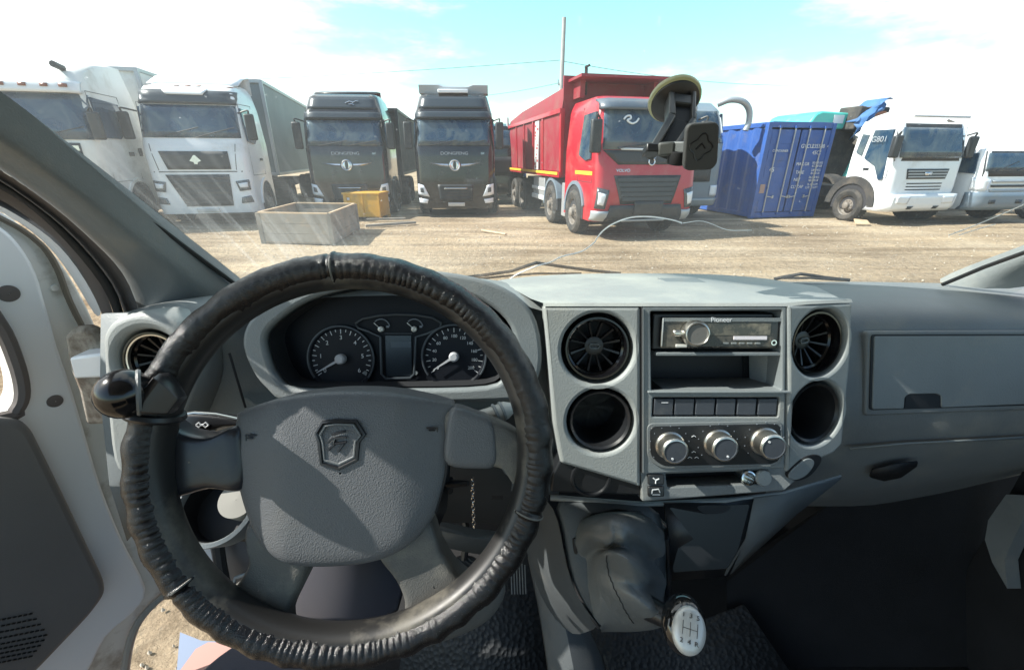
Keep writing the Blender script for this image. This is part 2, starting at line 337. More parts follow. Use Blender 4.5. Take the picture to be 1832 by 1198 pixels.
# ---------------------------------------------------------------- truck kit
T = {}
T['white'] = mat('truck white paint', (.76, .78, .80), .28, coat=.4, dirt=(.45, .43, .38), dscale=1.3, dlo=.52, dhi=.9)
T['dwhite'] = mat('dusty truck white', (.70, .70, .67), .35, dirt=(.40, .37, .31), dscale=1.8, dlo=.52, dhi=.85)
T['blackp'] = mat('truck black paint', (.010, .010, .012), .16, coat=.5, dirt=(.06, .056, .052), dscale=1.6, dlo=.55, dhi=.9)
T['navy'] = mat('dark visor plastic', (.035, .048, .062), .35)
T['dark'] = mat('dark grille plastic', (.022, .026, .030), .5, dirt=(.08, .075, .07), dscale=3, dlo=.5, dhi=.8)
T['under'] = mat('chassis dirt black', (.035, .034, .034), .8, dirt=(.12, .10, .08), dscale=3, dlo=.45, dhi=.8)
T['tyre'] = mat('tyre rubber', (.03, .029, .028), .85, dirt=(.10, .085, .07), dscale=4, dlo=.45, dhi=.75)
T['hub'] = mat('wheel steel', (.22, .20, .18), .6, dirt=(.13, .10, .075), dscale=5, dlo=.4, dhi=.7)
T['red'] = mat('truck red paint', (.42, .014, .028), .3, coat=.4, dirt=(.40, .16, .13), dscale=1.5, dlo=.5, dhi=.95)
T['dred'] = mat('dump body maroon', (.25, .018, .032), .5, dirt=(.20, .10, .085), dscale=1.6, dlo=.45, dhi=.85)
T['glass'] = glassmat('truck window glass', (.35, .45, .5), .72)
T['seat'] = mat('truck cabin dark trim', (.03, .03, .035), .8)
T['lamp'] = mat('headlamp lens', (.75, .78, .82), .12, spec=.8, coat=.6)
T['lampd'] = mat('headlamp dark reflector', (.10, .11, .12), .2, metal=.4)
T['amber'] = mat('marker lamp brown', (.22, .07, .04), .35)
T['chrome'] = mat('truck chrome', (.72, .73, .75), .2, metal=.9)
T['silver'] = mat('silver grey paint', (.38, .41, .44), .4, metal=.3)
T['tarp'] = mat('grey trailer curtain', (.20, .23, .235), .6, var=.12, vscale=.8)
T['visor'] = mat('dark grey visor', (.085, .11, .14), .35, coat=.2, dirt=(.2, .19, .18), dscale=2, dlo=.5, dhi=.9)
T['greyblue'] = mat('grey blue cab paint', (.16, .21, .26), .4, coat=.2, dirt=(.25, .24, .22), dscale=2, dlo=.5, dhi=.9)
T['steel'] = mat('bare galvanised steel', (.45, .46, .47), .45, metal=.5)
T['yellow'] = mat('yellow tape', (.85, .50, .05), .4)
T['plate'] = mat('number plate', (.55, .56, .56), .4)
T['sand'] = mat('sand load', (.40, .28, .17), .95, bump=.6, bscale=12, bdist=.05)

def WX(r): return r
class Truck:
    def __init__(s, name, loc, psi, prof, wid, depth, paint, rc=.28, label='', cat='truck', group=None):
        # prof: list of (z, yfront); wid: list of (z, halfwidth); local frame: front at y~0, body towards +y
        s.root = tag(empty(name, loc, math.radians(psi)), label, cat, group); s.prof = prof; s.wid = wid; s.depth = depth; s.rc = rc; s.paint = paint
    def lerp(s, tab, z):
        if z <= tab[0][0]: return tab[0][1]
        for (a, b), (c, d) in zip(tab, tab[1:]):
            if z <= c: return b+(d-b)*(z-a)/(c-a)
        return tab[-1][1]
    def w(s, z): return s.lerp(s.wid, z)
    def fy(s, x, z):
        w = s.w(z); e = abs(x)-(w-s.rc); y = s.lerp(s.prof, z)
        if e > 0: e = min(e, s.rc*.999); y += (s.rc-math.sqrt(s.rc**2-e**2))
        return y
    def body(s, mat_=None, name='cab_body', cut=()):
        mb = MB(); zs = []
        for (a, _), (c, _) in zip(s.prof, s.prof[1:]):
            k = max(1, int((c-a)/.25)); zs += [a+(c-a)*i/k for i in range(k)]
        zs.append(s.prof[-1][0]); rows = []
        for z in zs:
            w = s.w(z); y0 = s.lerp(s.prof, z); r = s.rc; p = []
            p.append(Vector((-w, s.depth, z))); p.append(Vector((-w, (s.depth+y0)/2+.2, z)))
            for i in range(7):
                a = PI/2*i/6; p.append(Vector((-(w-r)-r*math.cos(a), y0+r-r*math.sin(a), z)))
            for i in range(7):
                a = PI/2*(6-i)/6; p.append(Vector(((w-r)+r*math.cos(a), y0+r-r*math.sin(a), z)))
            p.append(Vector((w, (s.depth+y0)/2+.2, z))); p.append(Vector((w, s.depth, z))); rows.append(p)
        mb.grid(rows, cu=True)
        n = len(rows[0]); k = len(rows)
        mb.f.append(tuple(range(n))); mb.f.append(tuple((k-1)*n+i for i in range(n-1, -1, -1))); mb.m += [0, 0]
        return mb.build(name, mat_ or s.paint, s.root, smooth=38)
    def fpatch(s, name, quad, mat_, off=.012, thick=.03, nx=12, nz=4, parent=None, bevel=0, label=None):
        (ax, az), (bx, bz), (cx, cz), (dx, dz) = quad     # TL TR BR BL
        mb = MB(); fr = []; bk = []
        for j in range(nz+1):
            t = j/nz; rf = []; rb = []
            for i in range(nx+1):
                u = i/nx
                x = (ax*(1-u)+bx*u)*(1-t)+(dx*(1-u)+cx*u)*t; z = (az*(1-u)+bz*u)*(1-t)+(dz*(1-u)+cz*u)*t
                y = s.fy(x, z); rf.append(Vector((x, y-off, z))); rb.append(Vector((x, y-off+thick, z)))
            fr.append(rf); bk.append(rb)
        mb.grid(fr); mb.grid([r[::-1] for r in bk])
        edge = fr[0]+[r[-1] for r in fr[1:]]+fr[-1][-2::-1]+[r[0] for r in fr[-2:0:-1]]
        edgb = bk[0]+[r[-1] for r in bk[1:]]+bk[-1][-2::-1]+[r[0] for r in bk[-2:0:-1]]
        mb.grid([edge, edgb], cu=True)
        o = mb.build(name, mat_, parent or s.root, smooth=40, bevel=bevel)
        bm = bmesh.new(); bm.from_mesh(o.data); bmesh.ops.remove_doubles(bm, verts=bm.verts, dist=.0005); bmesh.ops.recalc_face_normals(bm, faces=bm.faces); bm.to_mesh(o.data); bm.free()
        return o
    def spatch(s, name, side, poly, mat_, off=.008, thick=.02, parent=None):
        if 'window' in name: off, thick = .034, .05   # poly of (y,z) on a cab side
        f = [Vector((side*(s.w(z)+off), y, z)) for y, z in poly]
        return MB().prism(f, (-side*thick, 0, 0)).build(name, mat_, parent or s.root, smooth=0)
    def wheel(s, x, y, side, r=.52, wd=.30, hubc=None, name='wheel', both=False):
        x += side*.07; mb = MB(); ax = Vector((side, 0, 0)); o = Vector((x, y, r))
        mb.lathe([(r*.60, 0), (r*.66, .02), (r*.86, .03), (r*.95, .0), (r, -.03), (r, -wd+.04), (r*.94, -wd), (r*.6, -wd)], o, ax, 36)
        for k in range(40):
            a = 2*PI*k/40; c = o+Vector((-side*wd*.5, math.cos(a)*r*1.0, math.sin(a)*r))
            mb.box(c, (wd*.8, .035, .02), Matrix.Rotation(a-PI/2, 3, 'X'))
        w = mb.build('wheel', T['tyre'], s.root)
        rim = MB().lathe([(r*.62, .0), (r*.58, -.02), (r*.55, -.09), (r*.40, -.11), (r*.36, -.04), (r*.22, -.02), (r*.2, .05), (r*.12, .07), (0.001, .07)], o, ax, 28)
        for k in range(10):
            a = 2*PI*k/10; rim.lathe([(.018, 0), (.018, .03), (.001, .032)], o+Vector((-side*.04, math.cos(a)*r*.29, math.sin(a)*r*.29)), ax, 6)
        rim.build('rim', hubc or T['hub'], w)
        return w
    def tube(s, name, pts, r, mat_, parent=None, seg=8): return MB().tube(pts, r, seg).build(name, mat_, parent or s.root, smooth=60)
    def box(s, name, c, sz, mat_, parent=None, bevel=.02): return MB().box(c, sz).build(name, mat_, parent or s.root, bevel=bevel)
    def mirror(s, side, z0, z1, y=.15, out=.34, mat_=None, arm=True):
        mt = mat_ or T['dark']; x = side*(s.w(z1)+out)
        m = MB().box((x, y, (z0+z1)/2), (.24, .13, z1-z0)).build('mirror', mt, s.root, bevel=.04)
        if arm: MB().tube(spline([(side*(s.w(z1)-.02), y+.12, z1+.02), (x, y-.02, z1+.08), (x, y, z1-.02)], 5), .022, 6).build('mirror_arm', mt, m)
        MB().box((x, y+.067, (z0+z1)/2), (.19, .006, (z1-z0)*.86)).build('mirror_glass', T['chrome'], m)
        return m
    def wipers(s, zb, L=.9, xs=(-.75, .1), lean=.25):
        for x in xs:
            m = MB(); p = [Vector((x+L*t, s.fy(x+L*t, zb+.02+lean*t)-.035, zb+.02+lean*t)) for t in (0, .25, .5, .75, 1)]
            m.tube(p, .011, 5); m.build('wiper', T['dark'], s.root)
    def seam(s, side, pts, w=.012, name='door_seam'):
        m = MB()
        for (y0, z0), (y1, z1) in zip(pts, pts[1:]):
            m.tube([(side*(s.w(z0)+.002), y0, z0), (side*(s.w(z1)+.002), y1, z1)], w/2, 4)
        m.build(name, T['dark'], s.root)
    def slats(s, quad, n, mat_, parent, hgt=.03, off=.03, name='slat'):
        (ax, az), (bx, bz), (cx, cz), (dx, dz) = quad; mb = MB()
        for k in range(n):
            t = (k+.5)/n; x0 = ax*(1-t)+dx*t; x1 = bx*(1-t)+cx*t; z = az*(1-t)+dz*t
            pts = [(x0+(x1-x0)*i/10, s.fy(x0+(x1-x0)*i/10, z)-off, z) for i in range(11)]
            rows = [[Vector((p[0], p[1]+.03, p[2]+hgt/2)) for p in pts], [Vector((p[0], p[1], p[2]+hgt/2)) for p in pts], [Vector((p[0], p[1], p[2]-hgt/2)) for p in pts], [Vector((p[0], p[1]+.03, p[2]-hgt/2)) for p in pts]]
            mb.grid(rows, cv=True)
        return mb.build(name, mat_, parent, smooth=30)
    def ff(s, x=0, z=1.5, off=.02):              # frame on the front skin for lettering and emblems (truck-local)
        f = Fr((x, s.fy(x, z)-off, z)); dz = .05; dy = s.fy(x, z+dz)-s.fy(x, z-dz); t = math.degrees(math.atan2(dy, 2*dz)); q = Fr((x, s.fy(x, z)-off, z), 0, t); return q
    def chassis(s, L, z=.75, wheels=(1.35,), r=.52, rear=(), x=1.02, fill=True):
        s.box('chassis', (0, L/2+.5, z), (.9, L-1.0, .35), T['under'])
        for y in wheels:
            for sd in (-1, 1): s.wheel(sd*1.2, y, sd, r)
        for y in rear:
            for sd in (-1, 1): s.wheel(sd*1.22, y, sd, r, wd=.62)
    def arch(s, side, y, r=.62, z=.52, mat_=None, wd=.08, a0=0, a1=180):
        m = MB(); rows = []
        for i in range(15):
            a = math.radians(a0+(a1-a0)*i/14); c, d = math.cos(a), math.sin(a)
            rows.append([Vector((side*(1.26-k), y+rr*c, z+rr*d)) for k, rr in ((0, r), (0, r+wd), (.5, r+wd), (.5, r))])
        well = [Vector((side*(s.w(.8)+.012), y+(r-.01)*math.cos(a), z+(r-.01)*math.sin(a))) for a in [PI*i/18 for i in range(19)]]
        z0 = s.prof[0][0]-.01
        if z0 < z: well = [Vector((well[0].x, y+r-.01, z0))]+well+[Vector((well[0].x, y-r+.01, z0))]
        MB().prism(well, (-side*.1, 0, 0)).build('wheel_well_shade', T['seat'], s.root, smooth=0)  # dark half-disc on the skin paints the shade of an uncut wheel well
        m.grid(rows, cu=True); return m.build('wheel_arch', mat_ or s.paint, s.root)
    def trailer(s, y0, L, z0, z1, mat_, top=None, wd=1.26, name='trailer', frame=None):
        t = s.box(name, (0, y0+L/2, (z0+z1)/2), (2*wd, L, z1-z0), mat_, bevel=.02)
        f = MB()
        for y in (y0-.02, y0+L):
            for sd in (-1, 1): f.box((sd*(wd-.02), y, (z0+z1)/2), (.1, .1, z1-z0+.02))
        for sd in (-1, 1):
            for zz in (z0, z1): f.box((sd*(wd-.02), y0+L/2, zz), (.09, L+.1, .1))
        for zz in (z0, z1): f.box((0, y0-.02, zz), (2*wd, .09, .1))
        f.build('trailer_frame', frame or T['steel'], t, bevel=.008)
        return t
def vents(s): pass
# ---------------------------------------------------------------- white truck with dark visor
GR = 'cabover trucks parked in a row'
def ws_interior(t, z, d=1.2, w=1.05):      # seats and wheel seen through the glass
    m = MB()
    for x in (-.6, .6): m.box((x, d, z+.1), (.5, .16, .75)); m.box((x, d, z+.58), (.28, .12, .2))
    m.tube([(.6+.22*math.cos(a), d-.55+.1*math.sin(a), z+.12+.2*math.sin(a)) for a in [2*PI*i/16 for i in range(16)]], .02, 6, closed=True)
    m.build('seat', T['seat'], t.root)
def emblem_ring(t, z, r, mat_, off=.03):
    f = t.ff(0, z, off); m = MB()
    m.tube([f.at(r*math.cos(a), r*math.sin(a)) for a in [2*PI*i/24 for i in range(24)]], r*.13, 6, closed=True)
    for sg in (-1, 1):                       # two leaf shapes curling round each other
        pts = [f.at(sg*r*.62*math.cos(a), r*.72*math.sin(a)) for a in [math.radians(-70+140*i/10) for i in range(11)]]
        m.tube(pts, [r*.03+r*.24*math.sin(PI*i/10) for i in range(11)], 6, flat=.3, upv=tuple(f.n))
    return m.build('emblem', mat_, t.root, smooth=50)
t = Truck('white_truck', (-8.46, 12.35, 0), 14, [(.32, .06), (.5, 0), (1.9, .02), (2.1, .08), (3.05, .34), (3.35, .42), (3.5, .62), (3.62, 1.1), (3.66, 1.6)], [(.3, 1.22), (2.1, 1.24), (3.1, 1.17), (3.5, 1.08), (3.66, .98)], 2.25, T['white'],
          label='white cabover truck with dark blue visor and grey curtain trailer', group=GR)
t.body()
t.fpatch('visor', [(-1.16, 3.40), (1.16, 3.40), (1.14, 3.06), (-1.14, 3.06)], T['navy'], off=.05)
t.fpatch('visor_notch', [(-.55, 3.43), (.55, 3.43), (.42, 3.28), (-.42, 3.28)], T['white'], off=.07)
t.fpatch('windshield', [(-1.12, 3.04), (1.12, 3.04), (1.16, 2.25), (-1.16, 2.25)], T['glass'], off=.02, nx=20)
t.wipers(2.24, .95)
t.fpatch('upper_grille', [(-.82, 1.92), (.80, 1.92), (.80, 1.47), (-.70, 1.47)], T['dark'], off=.025)
g_ = t.fpatch('lower_grille', [(-.80, 1.34), (.72, 1.34), (.66, .52), (-.48, .52)], T['dark'], off=.025)
t.slats([(-.78, 1.30), (.70, 1.30), (.64, .56), (-.46, .56)], 6, T['under'], g_, .05)
f = t.ff(0, 1.70, .03); MB().prism([f.at(-.14, -.02), f.at(-.03, .11), f.at(0, .13), f.at(.03, .11), f.at(.14, -.02), f.at(.05, -.05), f.at(.04, -.1), f.at(-.04, -.1), f.at(-.05, -.05)], f.n*.02).build('emblem', T['chrome'], t.root)
for sg in (-1, 1):
    h = t.fpatch('headlight', [(sg*.84, 1.16), (sg*1.16, 1.20), (sg*1.16, .93), (sg*.90, .90)], T['lampd'], off=.03, nx=6)
    t.fpatch('lamp_lens', [(sg*.90, 1.10), (sg*1.12, 1.13), (sg*1.12, 1.0), (sg*.93, .99)], T['lamp'], off=.045, nx=5, parent=h)
    t.fpatch('fog_lamp', [(sg*.92, .74), (sg*1.14, .78), (sg*1.17, .60), (sg*.88, .58)], T['lampd'], off=.03, nx=5)
    t.fpatch('corner_seam', [(sg*1.0, 2.1), (sg*1.015, 2.1), (sg*.93, 1.45), (sg*.915, 1.45)], T['dark'], off=.004, nx=1)
for z in (1.41,): t.fpatch('panel_gap', [(-1.2, z+.012), (1.2, z+.012), (1.2, z-.012), (-1.2, z-.012)], T['dark'], off=.004, nx=16, nz=1)
t.fpatch('number_plate', [(-.28, .46), (.28, .46), (.28, .35), (-.28, .35)], T['plate'], off=.03)
for x in (-.98, -.25, .0, .25, .98): t.fpatch('marker_lamp', [(x-.06, 3.56), (x+.06, 3.56), (x+.06, 3.51), (x-.06, 3.51)], T['amber'], off=.03, nx=2, nz=1)
t.tube('roof_hatch', [(-.45, 1.5, 3.70), (.35, 1.5, 3.70)], .04, T['dark'])
for sd in (-1, 1):
    t.mirror(sd, 2.2, 2.85, .22, .26, T['dark'])
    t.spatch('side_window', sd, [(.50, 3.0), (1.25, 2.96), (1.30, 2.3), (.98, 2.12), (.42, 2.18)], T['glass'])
    t.seam(sd, [(.42, 3.1), (.38, 2.2), (.36, 1.3), (1.6, 1.3), (1.6, 3.15), (.46, 3.1)])
    t.spatch('door_handle', sd, [(1.25, 1.75), (1.5, 1.75), (1.5, 1.68), (1.25, 1.68)], T['dark'], off=.02)
    t.arch(sd, 1.35, .60, .52, T['white'])
t.box('side_skirt', (0, .55, .8), (2.4, .8, .5), T['white'])
r = MB(); r.grid([[Vector((x, y, z)) for x in (-1.1, -.9, 0, .9, 1.1)] for y, z in ((1.1, 3.62), (1.7, 3.86), (2.35, 3.98), (2.35, 3.5))]); r.build('roof_deflector', T['white'], t.root, solid=.03)
ws_interior(t, 2.25); t.chassis(11, wheels=(1.35,), rear=(4.6, 9.5, 10.8)); t.trailer(3.1, 9.5, 1.25, 4.0, T['tarp'])
# ---------------------------------------------------------------- far-left white truck
t = Truck('white_truck', (-11.05, 10.75, 0), 14, [(.35, .1), (.6, 0), (2.15, .0), (2.3, .05), (3.1, .2), (3.3, .22), (3.6, .45), (3.85, 1.1), (3.95, 1.9)], [(.3, 1.22), (2.2, 1.25), (3.2, 1.2), (3.9, 1.08)], 2.4, T['dwhite'],
          label='dusty white cabover truck at far left, row of three brown marker lamps over its windshield', group=GR)
t.body()
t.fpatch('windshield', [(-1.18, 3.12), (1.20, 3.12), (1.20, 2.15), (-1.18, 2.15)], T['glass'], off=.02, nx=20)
t.fpatch('sun_visor', [(-1.15, 3.38), (1.15, 3.38), (1.17, 3.13), (-1.17, 3.13)], T['white'], off=.12, thick=.1)
for x in (-.6, -.2, .2, .6, .95): t.fpatch('marker_lamp', [(x-.07, 3.31), (x+.07, 3.31), (x+.07, 3.24), (x-.07, 3.24)], T['amber'], off=.14, nx=2, nz=1)
g_ = t.fpatch('grille', [(-.95, 2.08), (.95, 2.08), (.92, 1.1), (-.92, 1.1)], T['dark'], off=.02)
t.slats([(-.93, 2.06), (.93, 2.06), (.90, 1.12), (-.90, 1.12)], 5, T['chrome'], g_, .11, .05)
for sg in (-1, 1):
    h = t.fpatch('headlight', [(sg*.80, .98), (sg*1.18, 1.02), (sg*1.2, .68), (sg*.88, .66)], T['lampd'], off=.03, nx=6)
    t.fpatch('lamp_lens', [(sg*.85, .93), (sg*1.13, .96), (sg*1.14, .74), (sg*.91, .72)], T['lamp'], off=.045, nx=5, parent=h)
    t.spatch('side_window', sg, [(.42, 3.08), (1.5, 3.02), (1.55, 2.45), (1.1, 2.2), (.36, 2.2)], T['glass'])
    t.seam(sg, [(.36, 3.2), (.32, 1.2), (1.62, 1.2), (1.62, 3.2), (.36, 3.2)])
    t.spatch('door_handle', sg, [(1.3, 1.9), (1.52, 1.9), (1.52, 1.8), (1.3, 1.8)], T['dark'], off=.02)
    t.spatch('vent_flap', sg, [(1.8, 2.0), (1.98, 2.0), (1.98, 1.8), (1.8, 1.8)], T['dark'], off=.01)
    t.arch(sg, 1.35, .62, .55, T['dwhite'])
t.tube('horn', [(.85, .5, 3.66), (.85, .2, 3.70)], .07, T['dark'])
t.wipers(2.16, 1.0); ws_interior(t, 2.2)
m_ = t.mirror(1, 2.15, 2.75, .1, .12, T['dark'])
t.box('side_skirt', (0, .5, .85), (2.44, .7, .6), T['dwhite'])
t.chassis(10, wheels=(1.35,), rear=(4.6,)); t.trailer(3.0, 9, 1.2, 4.05, T['dwhite'], name='trailer')
# ---------------------------------------------------------------- black trucks
def black_truck(loc, psi, label, roofd, trailer=True, writing=True):
    t = Truck('black_truck', loc, psi, [(.28, .06), (.45, 0), (1.0, -.02), (2.05, .03), (2.12, .07), (2.85, .26), (2.88, .22), (3.02, .26), (3.1, .34), (3.45, .5), (3.55, .7), (3.6, 1.1)], [(.28, 1.20), (2.1, 1.21), (2.9, 1.16), (3.4, 1.06), (3.58, .92)], 2.2, T['blackp'], rc=.24, label=label, group=GR)
    t.body()
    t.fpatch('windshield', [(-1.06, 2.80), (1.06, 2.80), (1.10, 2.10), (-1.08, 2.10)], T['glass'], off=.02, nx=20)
    t.fpatch('visor', [(-1.12, 3.03), (1.12, 3.03), (1.12, 2.83), (-1.12, 2.83)], T['navy'], off=.06)
    t.fpatch('roof_window', [(-.95, 3.44), (.95, 3.44), (1.02, 3.12), (-1.02, 3.12)], T['navy'], off=.015)
    t.wipers(2.08, .85, lean=.15)
    f = t.ff(0, 1.88, .012); text('lettering', 'DONGFENG', .12, f, 0, 0, T['silver'], t.root, z=.004, ext=.006, sx=1.25)
    if writing: text('lettering', 'GX', .075, t.ff(.85, 1.88, .012), 0, 0, T['chrome'], t.root, z=.004, ext=.005)
    emblem_ring(t, 1.55, .145, T['chrome'])
    w = MB()
    for sg in (-1, 1):
        rows = []
        for i in range(9):
            x = sg*(.19+.56*i/8); z = 1.55+.045*(i/8)**2*1.6; h = .035*(1-(i/8)**2*.75); y = t.fy(x, z)-.03
            rows.append([Vector((x, y+.02, z+h)), Vector((x, y-.012, z)), Vector((x, y+.02, z-h))])
        w.grid(rows, cu=True)
    w.build('chrome_wing', T['chrome'], t.root)
    g_ = t.fpatch('grille', [(-.55, 1.0), (.55, 1.0), (.5, .5), (-.5, .5)], T['dark'], off=.02)
    t.slats([(-.5, .98), (.5, .98), (.45, .55), (-.45, .55)], 5, T['under'], g_, .04)
    t.fpatch('chrome_strip', [(-.36, .90), (.36, .90), (.34, .875), (-.34, .875)], T['chrome'], off=.06, nz=1)
    for sg in (-1, 1):
        h = t.fpatch('headlight', [(sg*.98, .98), (sg*1.17, 1.02), (sg*1.18, .70), (sg*.82, .64)], T['lamp'], off=.02, nx=8)
        t.fpatch('lamp_bezel', [(sg*1.0, .90), (sg*1.10, .92), (sg*1.1, .78), (sg*.98, .76)], T['lampd'], off=.03, nx=4, parent=h)
        t.fpatch('fog_lamp', [(sg*.86, .56), (sg*1.16, .60), (sg*1.16, .46), (sg*.90, .44)], T['lamp'], off=.02, nx=6)
        t.mirror(sg, 2.0, 2.75, .2, .2, T['dark'])
        t.spatch('side_window', sg, [(.45, 2.85), (1.3, 2.82), (1.35, 2.15), (.36, 2.05)], T['glass'])
        t.seam(sg, [(.40, 3.0), (.32, 1.1), (1.6, 1.1), (1.6, 3.0)])
        t.arch(sg, 1.35, .60, .5, T['dark'])
    t.fpatch('number_plate', [(-.26, .46), (.26, .46), (.26, .35), (-.26, .35)], T['plate'], off=.03)
    if roofd:
        m = MB(); rows = []
        for x in [-1.05+.15*i for i in range(15)]:
            k = .05 if abs(x) < .45 else 0
            rows.append([Vector((x, .95, 3.58)), Vector((x, .9, 3.80-k)), Vector((x, 1.5, 3.92-k)), Vector((x, 1.5, 3.58))])
        m.grid(rows, cu=True); m.build('roof_deflector', T['silver'], t.root)
        t.box('roof_box', (0, .72, 3.60), (.9, .3, .1), T['white'])
    else:
        m = MB().grid([[Vector((x, y, z)) for x in (-.9, 0, .9)] for y, z in ((.9, 3.6), (1.6, 3.74), (2.1, 3.78), (2.1, 3.5))]); m.build('roof_deflector', T['blackp'], t.root, solid=.03)
    ws_interior(t, 2.1); t.chassis(10, wheels=(1.35,), rear=(4.4, 5.7))
    for y in (2.3, 2.75): t.box('side_tank', (0, y+.2, .85), (2.36, .38, .6), T['under'])
    t.box('side_skirt', (0, .5, .75), (2.36, .6, .5), T['blackp'])
    if trailer: t.trailer(3.0, 9, 1.2, trailer, T['under'], frame=T['dark'])
    return t
tb = black_truck((-5.08, 14.15, 0), 6, 'black cabover truck behind the yellow box, flat black roof', False, 3.35)
f = tb.ff(.28, 3.28, .03); m = MB()
for pts in ([(-.18, .0), (-.06, .06), (.05, .02), (.14, .07), (.2, .05)], [(-.08, -.04), (.02, -.03), (.08, -.06)]): m.tube([f.at(a, b) for a, b in pts], .014, 5)
m.build('roof_decal', T['chrome'], tb.root)
tb2 = black_truck((-1.74, 14.0, 0), 3, 'black cabover truck beside the red dump truck, silver deflector on its roof', True, False)
# dark truck standing between and behind
t = Truck('dark_truck', (-.55, 18.2, 0), 5, [(.4, .05), (.6, 0), (2.1, .05), (2.9, .25), (3.0, .6)], [(.3, 1.2), (3, 1.1)], 2.2, T['blackp'], label='dark truck standing further back in the gap beside the red dump truck', group=GR)
t.body(); t.fpatch('windshield', [(-1.05, 2.75), (1.05, 2.75), (1.1, 2.1), (-1.1, 2.1)], T['glass'], off=.02)
for sg in (-1, 1):
    t.mirror(sg, 2.3, 3.2, .2, .1); t.spatch('side_window', sg, [(.4, 2.7), (1.3, 2.7), (1.3, 2.1), (.3, 2.1)], T['glass'])
    t.fpatch('headlight', [(sg*.8, 1.0), (sg*1.15, 1.0), (sg*1.15, .8), (sg*.8, .8)], T['lamp'])
t.fpatch('grille', [(-.7, 1.8), (.7, 1.8), (.6, 1.1), (-.6, 1.1)], T['dark'], off=.02)
t.chassis(8, rear=(4.4,)); t.trailer(2.8, 7, 1.2, 3.1, T['under'], frame=T['dark'])
# ---------------------------------------------------------------- red dump truck
t = Truck('red_dump_truck', (3.0, 10.05, 0), 12, [(.42, .12), (.55, 0), (.95, -.04), (1.5, .02), (1.9, .06), (2.75, .24), (2.85, .3), (2.98, .55)], [(.4, 1.22), (1.9, 1.22), (2.8, 1.14), (2.98, 1.04)], 2.05, T['red'], rc=.2,
          label='red four axle dump truck with high maroon tipping body', cat='dump truck')
t.body()
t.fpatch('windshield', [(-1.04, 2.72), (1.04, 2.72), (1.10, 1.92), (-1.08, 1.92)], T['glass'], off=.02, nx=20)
t.fpatch('sun_visor', [(-1.10, 2.92), (1.10, 2.92), (1.12, 2.70), (-1.12, 2.70)], T['visor'], off=.10, thick=.12)
t.fpatch('front_panel', [(-1.08, 1.91), (1.08, 1.91), (.72, 1.62), (-.72, 1.62)], T['dark'], off=.02)
t.fpatch('white_strip', [(-.72, 1.96), (-.08, 1.94), (-.08, 1.90), (-.66, 1.91)], T['plate'], off=.04, nx=6, nz=1)
f = t.ff(0.05, 1.68, .04); MB().tube([f.at(.07*math.cos(a), .07*math.sin(a)) for a in [2*PI*i/20 for i in range(20)]], .016, 6, closed=True).tube([f.at(.05, .05), f.at(.1, .1)], .014, 5).build('emblem', T['chrome'], t.root)
f = t.ff(-.10, 2.48, .035); m = MB()
m.tube([f.at(a, b) for a, b in spline([(-.52, .03), (-.46, .09), (-.38, .10), (-.36, .05), (-.44, .01), (-.34, -.05), (-.24, -.02), (-.18, .05)], 5)], .02, 6)
m.build('windshield_sticker', T['white'], t.root)
g_ = t.fpatch('grille', [(-.80, 1.40), (.80, 1.40), (.62, .80), (-.62, .80)], T['dark'], off=.02)
t.slats([(-.74, 1.36), (.74, 1.36), (.58, .86), (-.58, .86)], 5, T['navy'], g_, .07, .045)
text('lettering', 'VOLVO', .085, t.ff(-.60, 1.50, .012), 0, 0, T['chrome'], t.root, z=.004, ext=.005, sx=1.15)
t.fpatch('bumper', [(-.85, .78), (.85, .78), (.95, .42), (-.95, .42)], T['dark'], off=.06, thick=.12)
t.fpatch('bumper_lip', [(-.55, .46), (.55, .46), (.52, .41), (-.52, .41)], T['silver'], off=.1, nz=1)
t.fpatch('number_plate', [(-.30, .86), (.40, .86), (.40, .56), (-.30, .56)], T['dark'], off=.085)
for sg in (-1, 1):
    h = t.fpatch('headlight', [(sg*.90, 1.10), (sg*1.16, 1.16), (sg*1.19, .72), (sg*.98, .70)], T['lampd'], off=.025, nx=6)
    t.fpatch('lamp_lens', [(sg*.98, 1.02), (sg*1.14, 1.06), (sg*1.15, .80), (sg*1.03, .78)], T['lamp'], off=.04, nx=5, parent=h)
    t.fpatch('bumper_corner', [(sg*.86, .66), (sg*1.22, .66), (sg*1.22, .44), (sg*.9, .42)], T['silver'], off=.04, nx=8, thick=.06)
    t.spatch('side_window', sg, [(.32, 2.66), (1.0, 2.64), (1.05, 1.82), (.62, 1.70), (.32, 1.74)], T['glass'])
    t.seam(sg, [(.28, 2.8), (.24, 1.25), (1.15, 1.25), (1.15, 2.8)])
    t.spatch('reflector_stripe', sg, [(.22, 1.48), (1.3, 1.48), (1.3, 1.40), (.22, 1.40)], T['yellow'], off=.01)
    t.mirror(sg, 1.85, 2.5, .05, .10, T['dark'])
    for y in (1.25, 3.2): t.arch(sg, y, .62, .55, T['greyblue'], a0=-5, a1=165)
    t.box('step_guard', (sg*1.12, 2.22, .72), (.14, .32, .85), T['steel'])
    t.box('fuel_tank', (sg*1.0, 4.6, .95), (.45, 1.3, .55), T['steel'])
    t.box('side_guard', (sg*1.22, 4.6, .62), (.05, 1.6, .14), T['plate'])
    t.box('side_guard', (sg*1.22, 4.6, .88), (.05, 1.6, .1), T['plate'])
t.wipers(1.92, .8, lean=.1)
ws_interior(t, 1.9)
t.box('bumper_core', (0, .6, .72), (2.3, .6, .45), T['under'])
t.chassis(9.2, wheels=(1.25, 3.2), rear=(6.6, 7.95), z=.9)
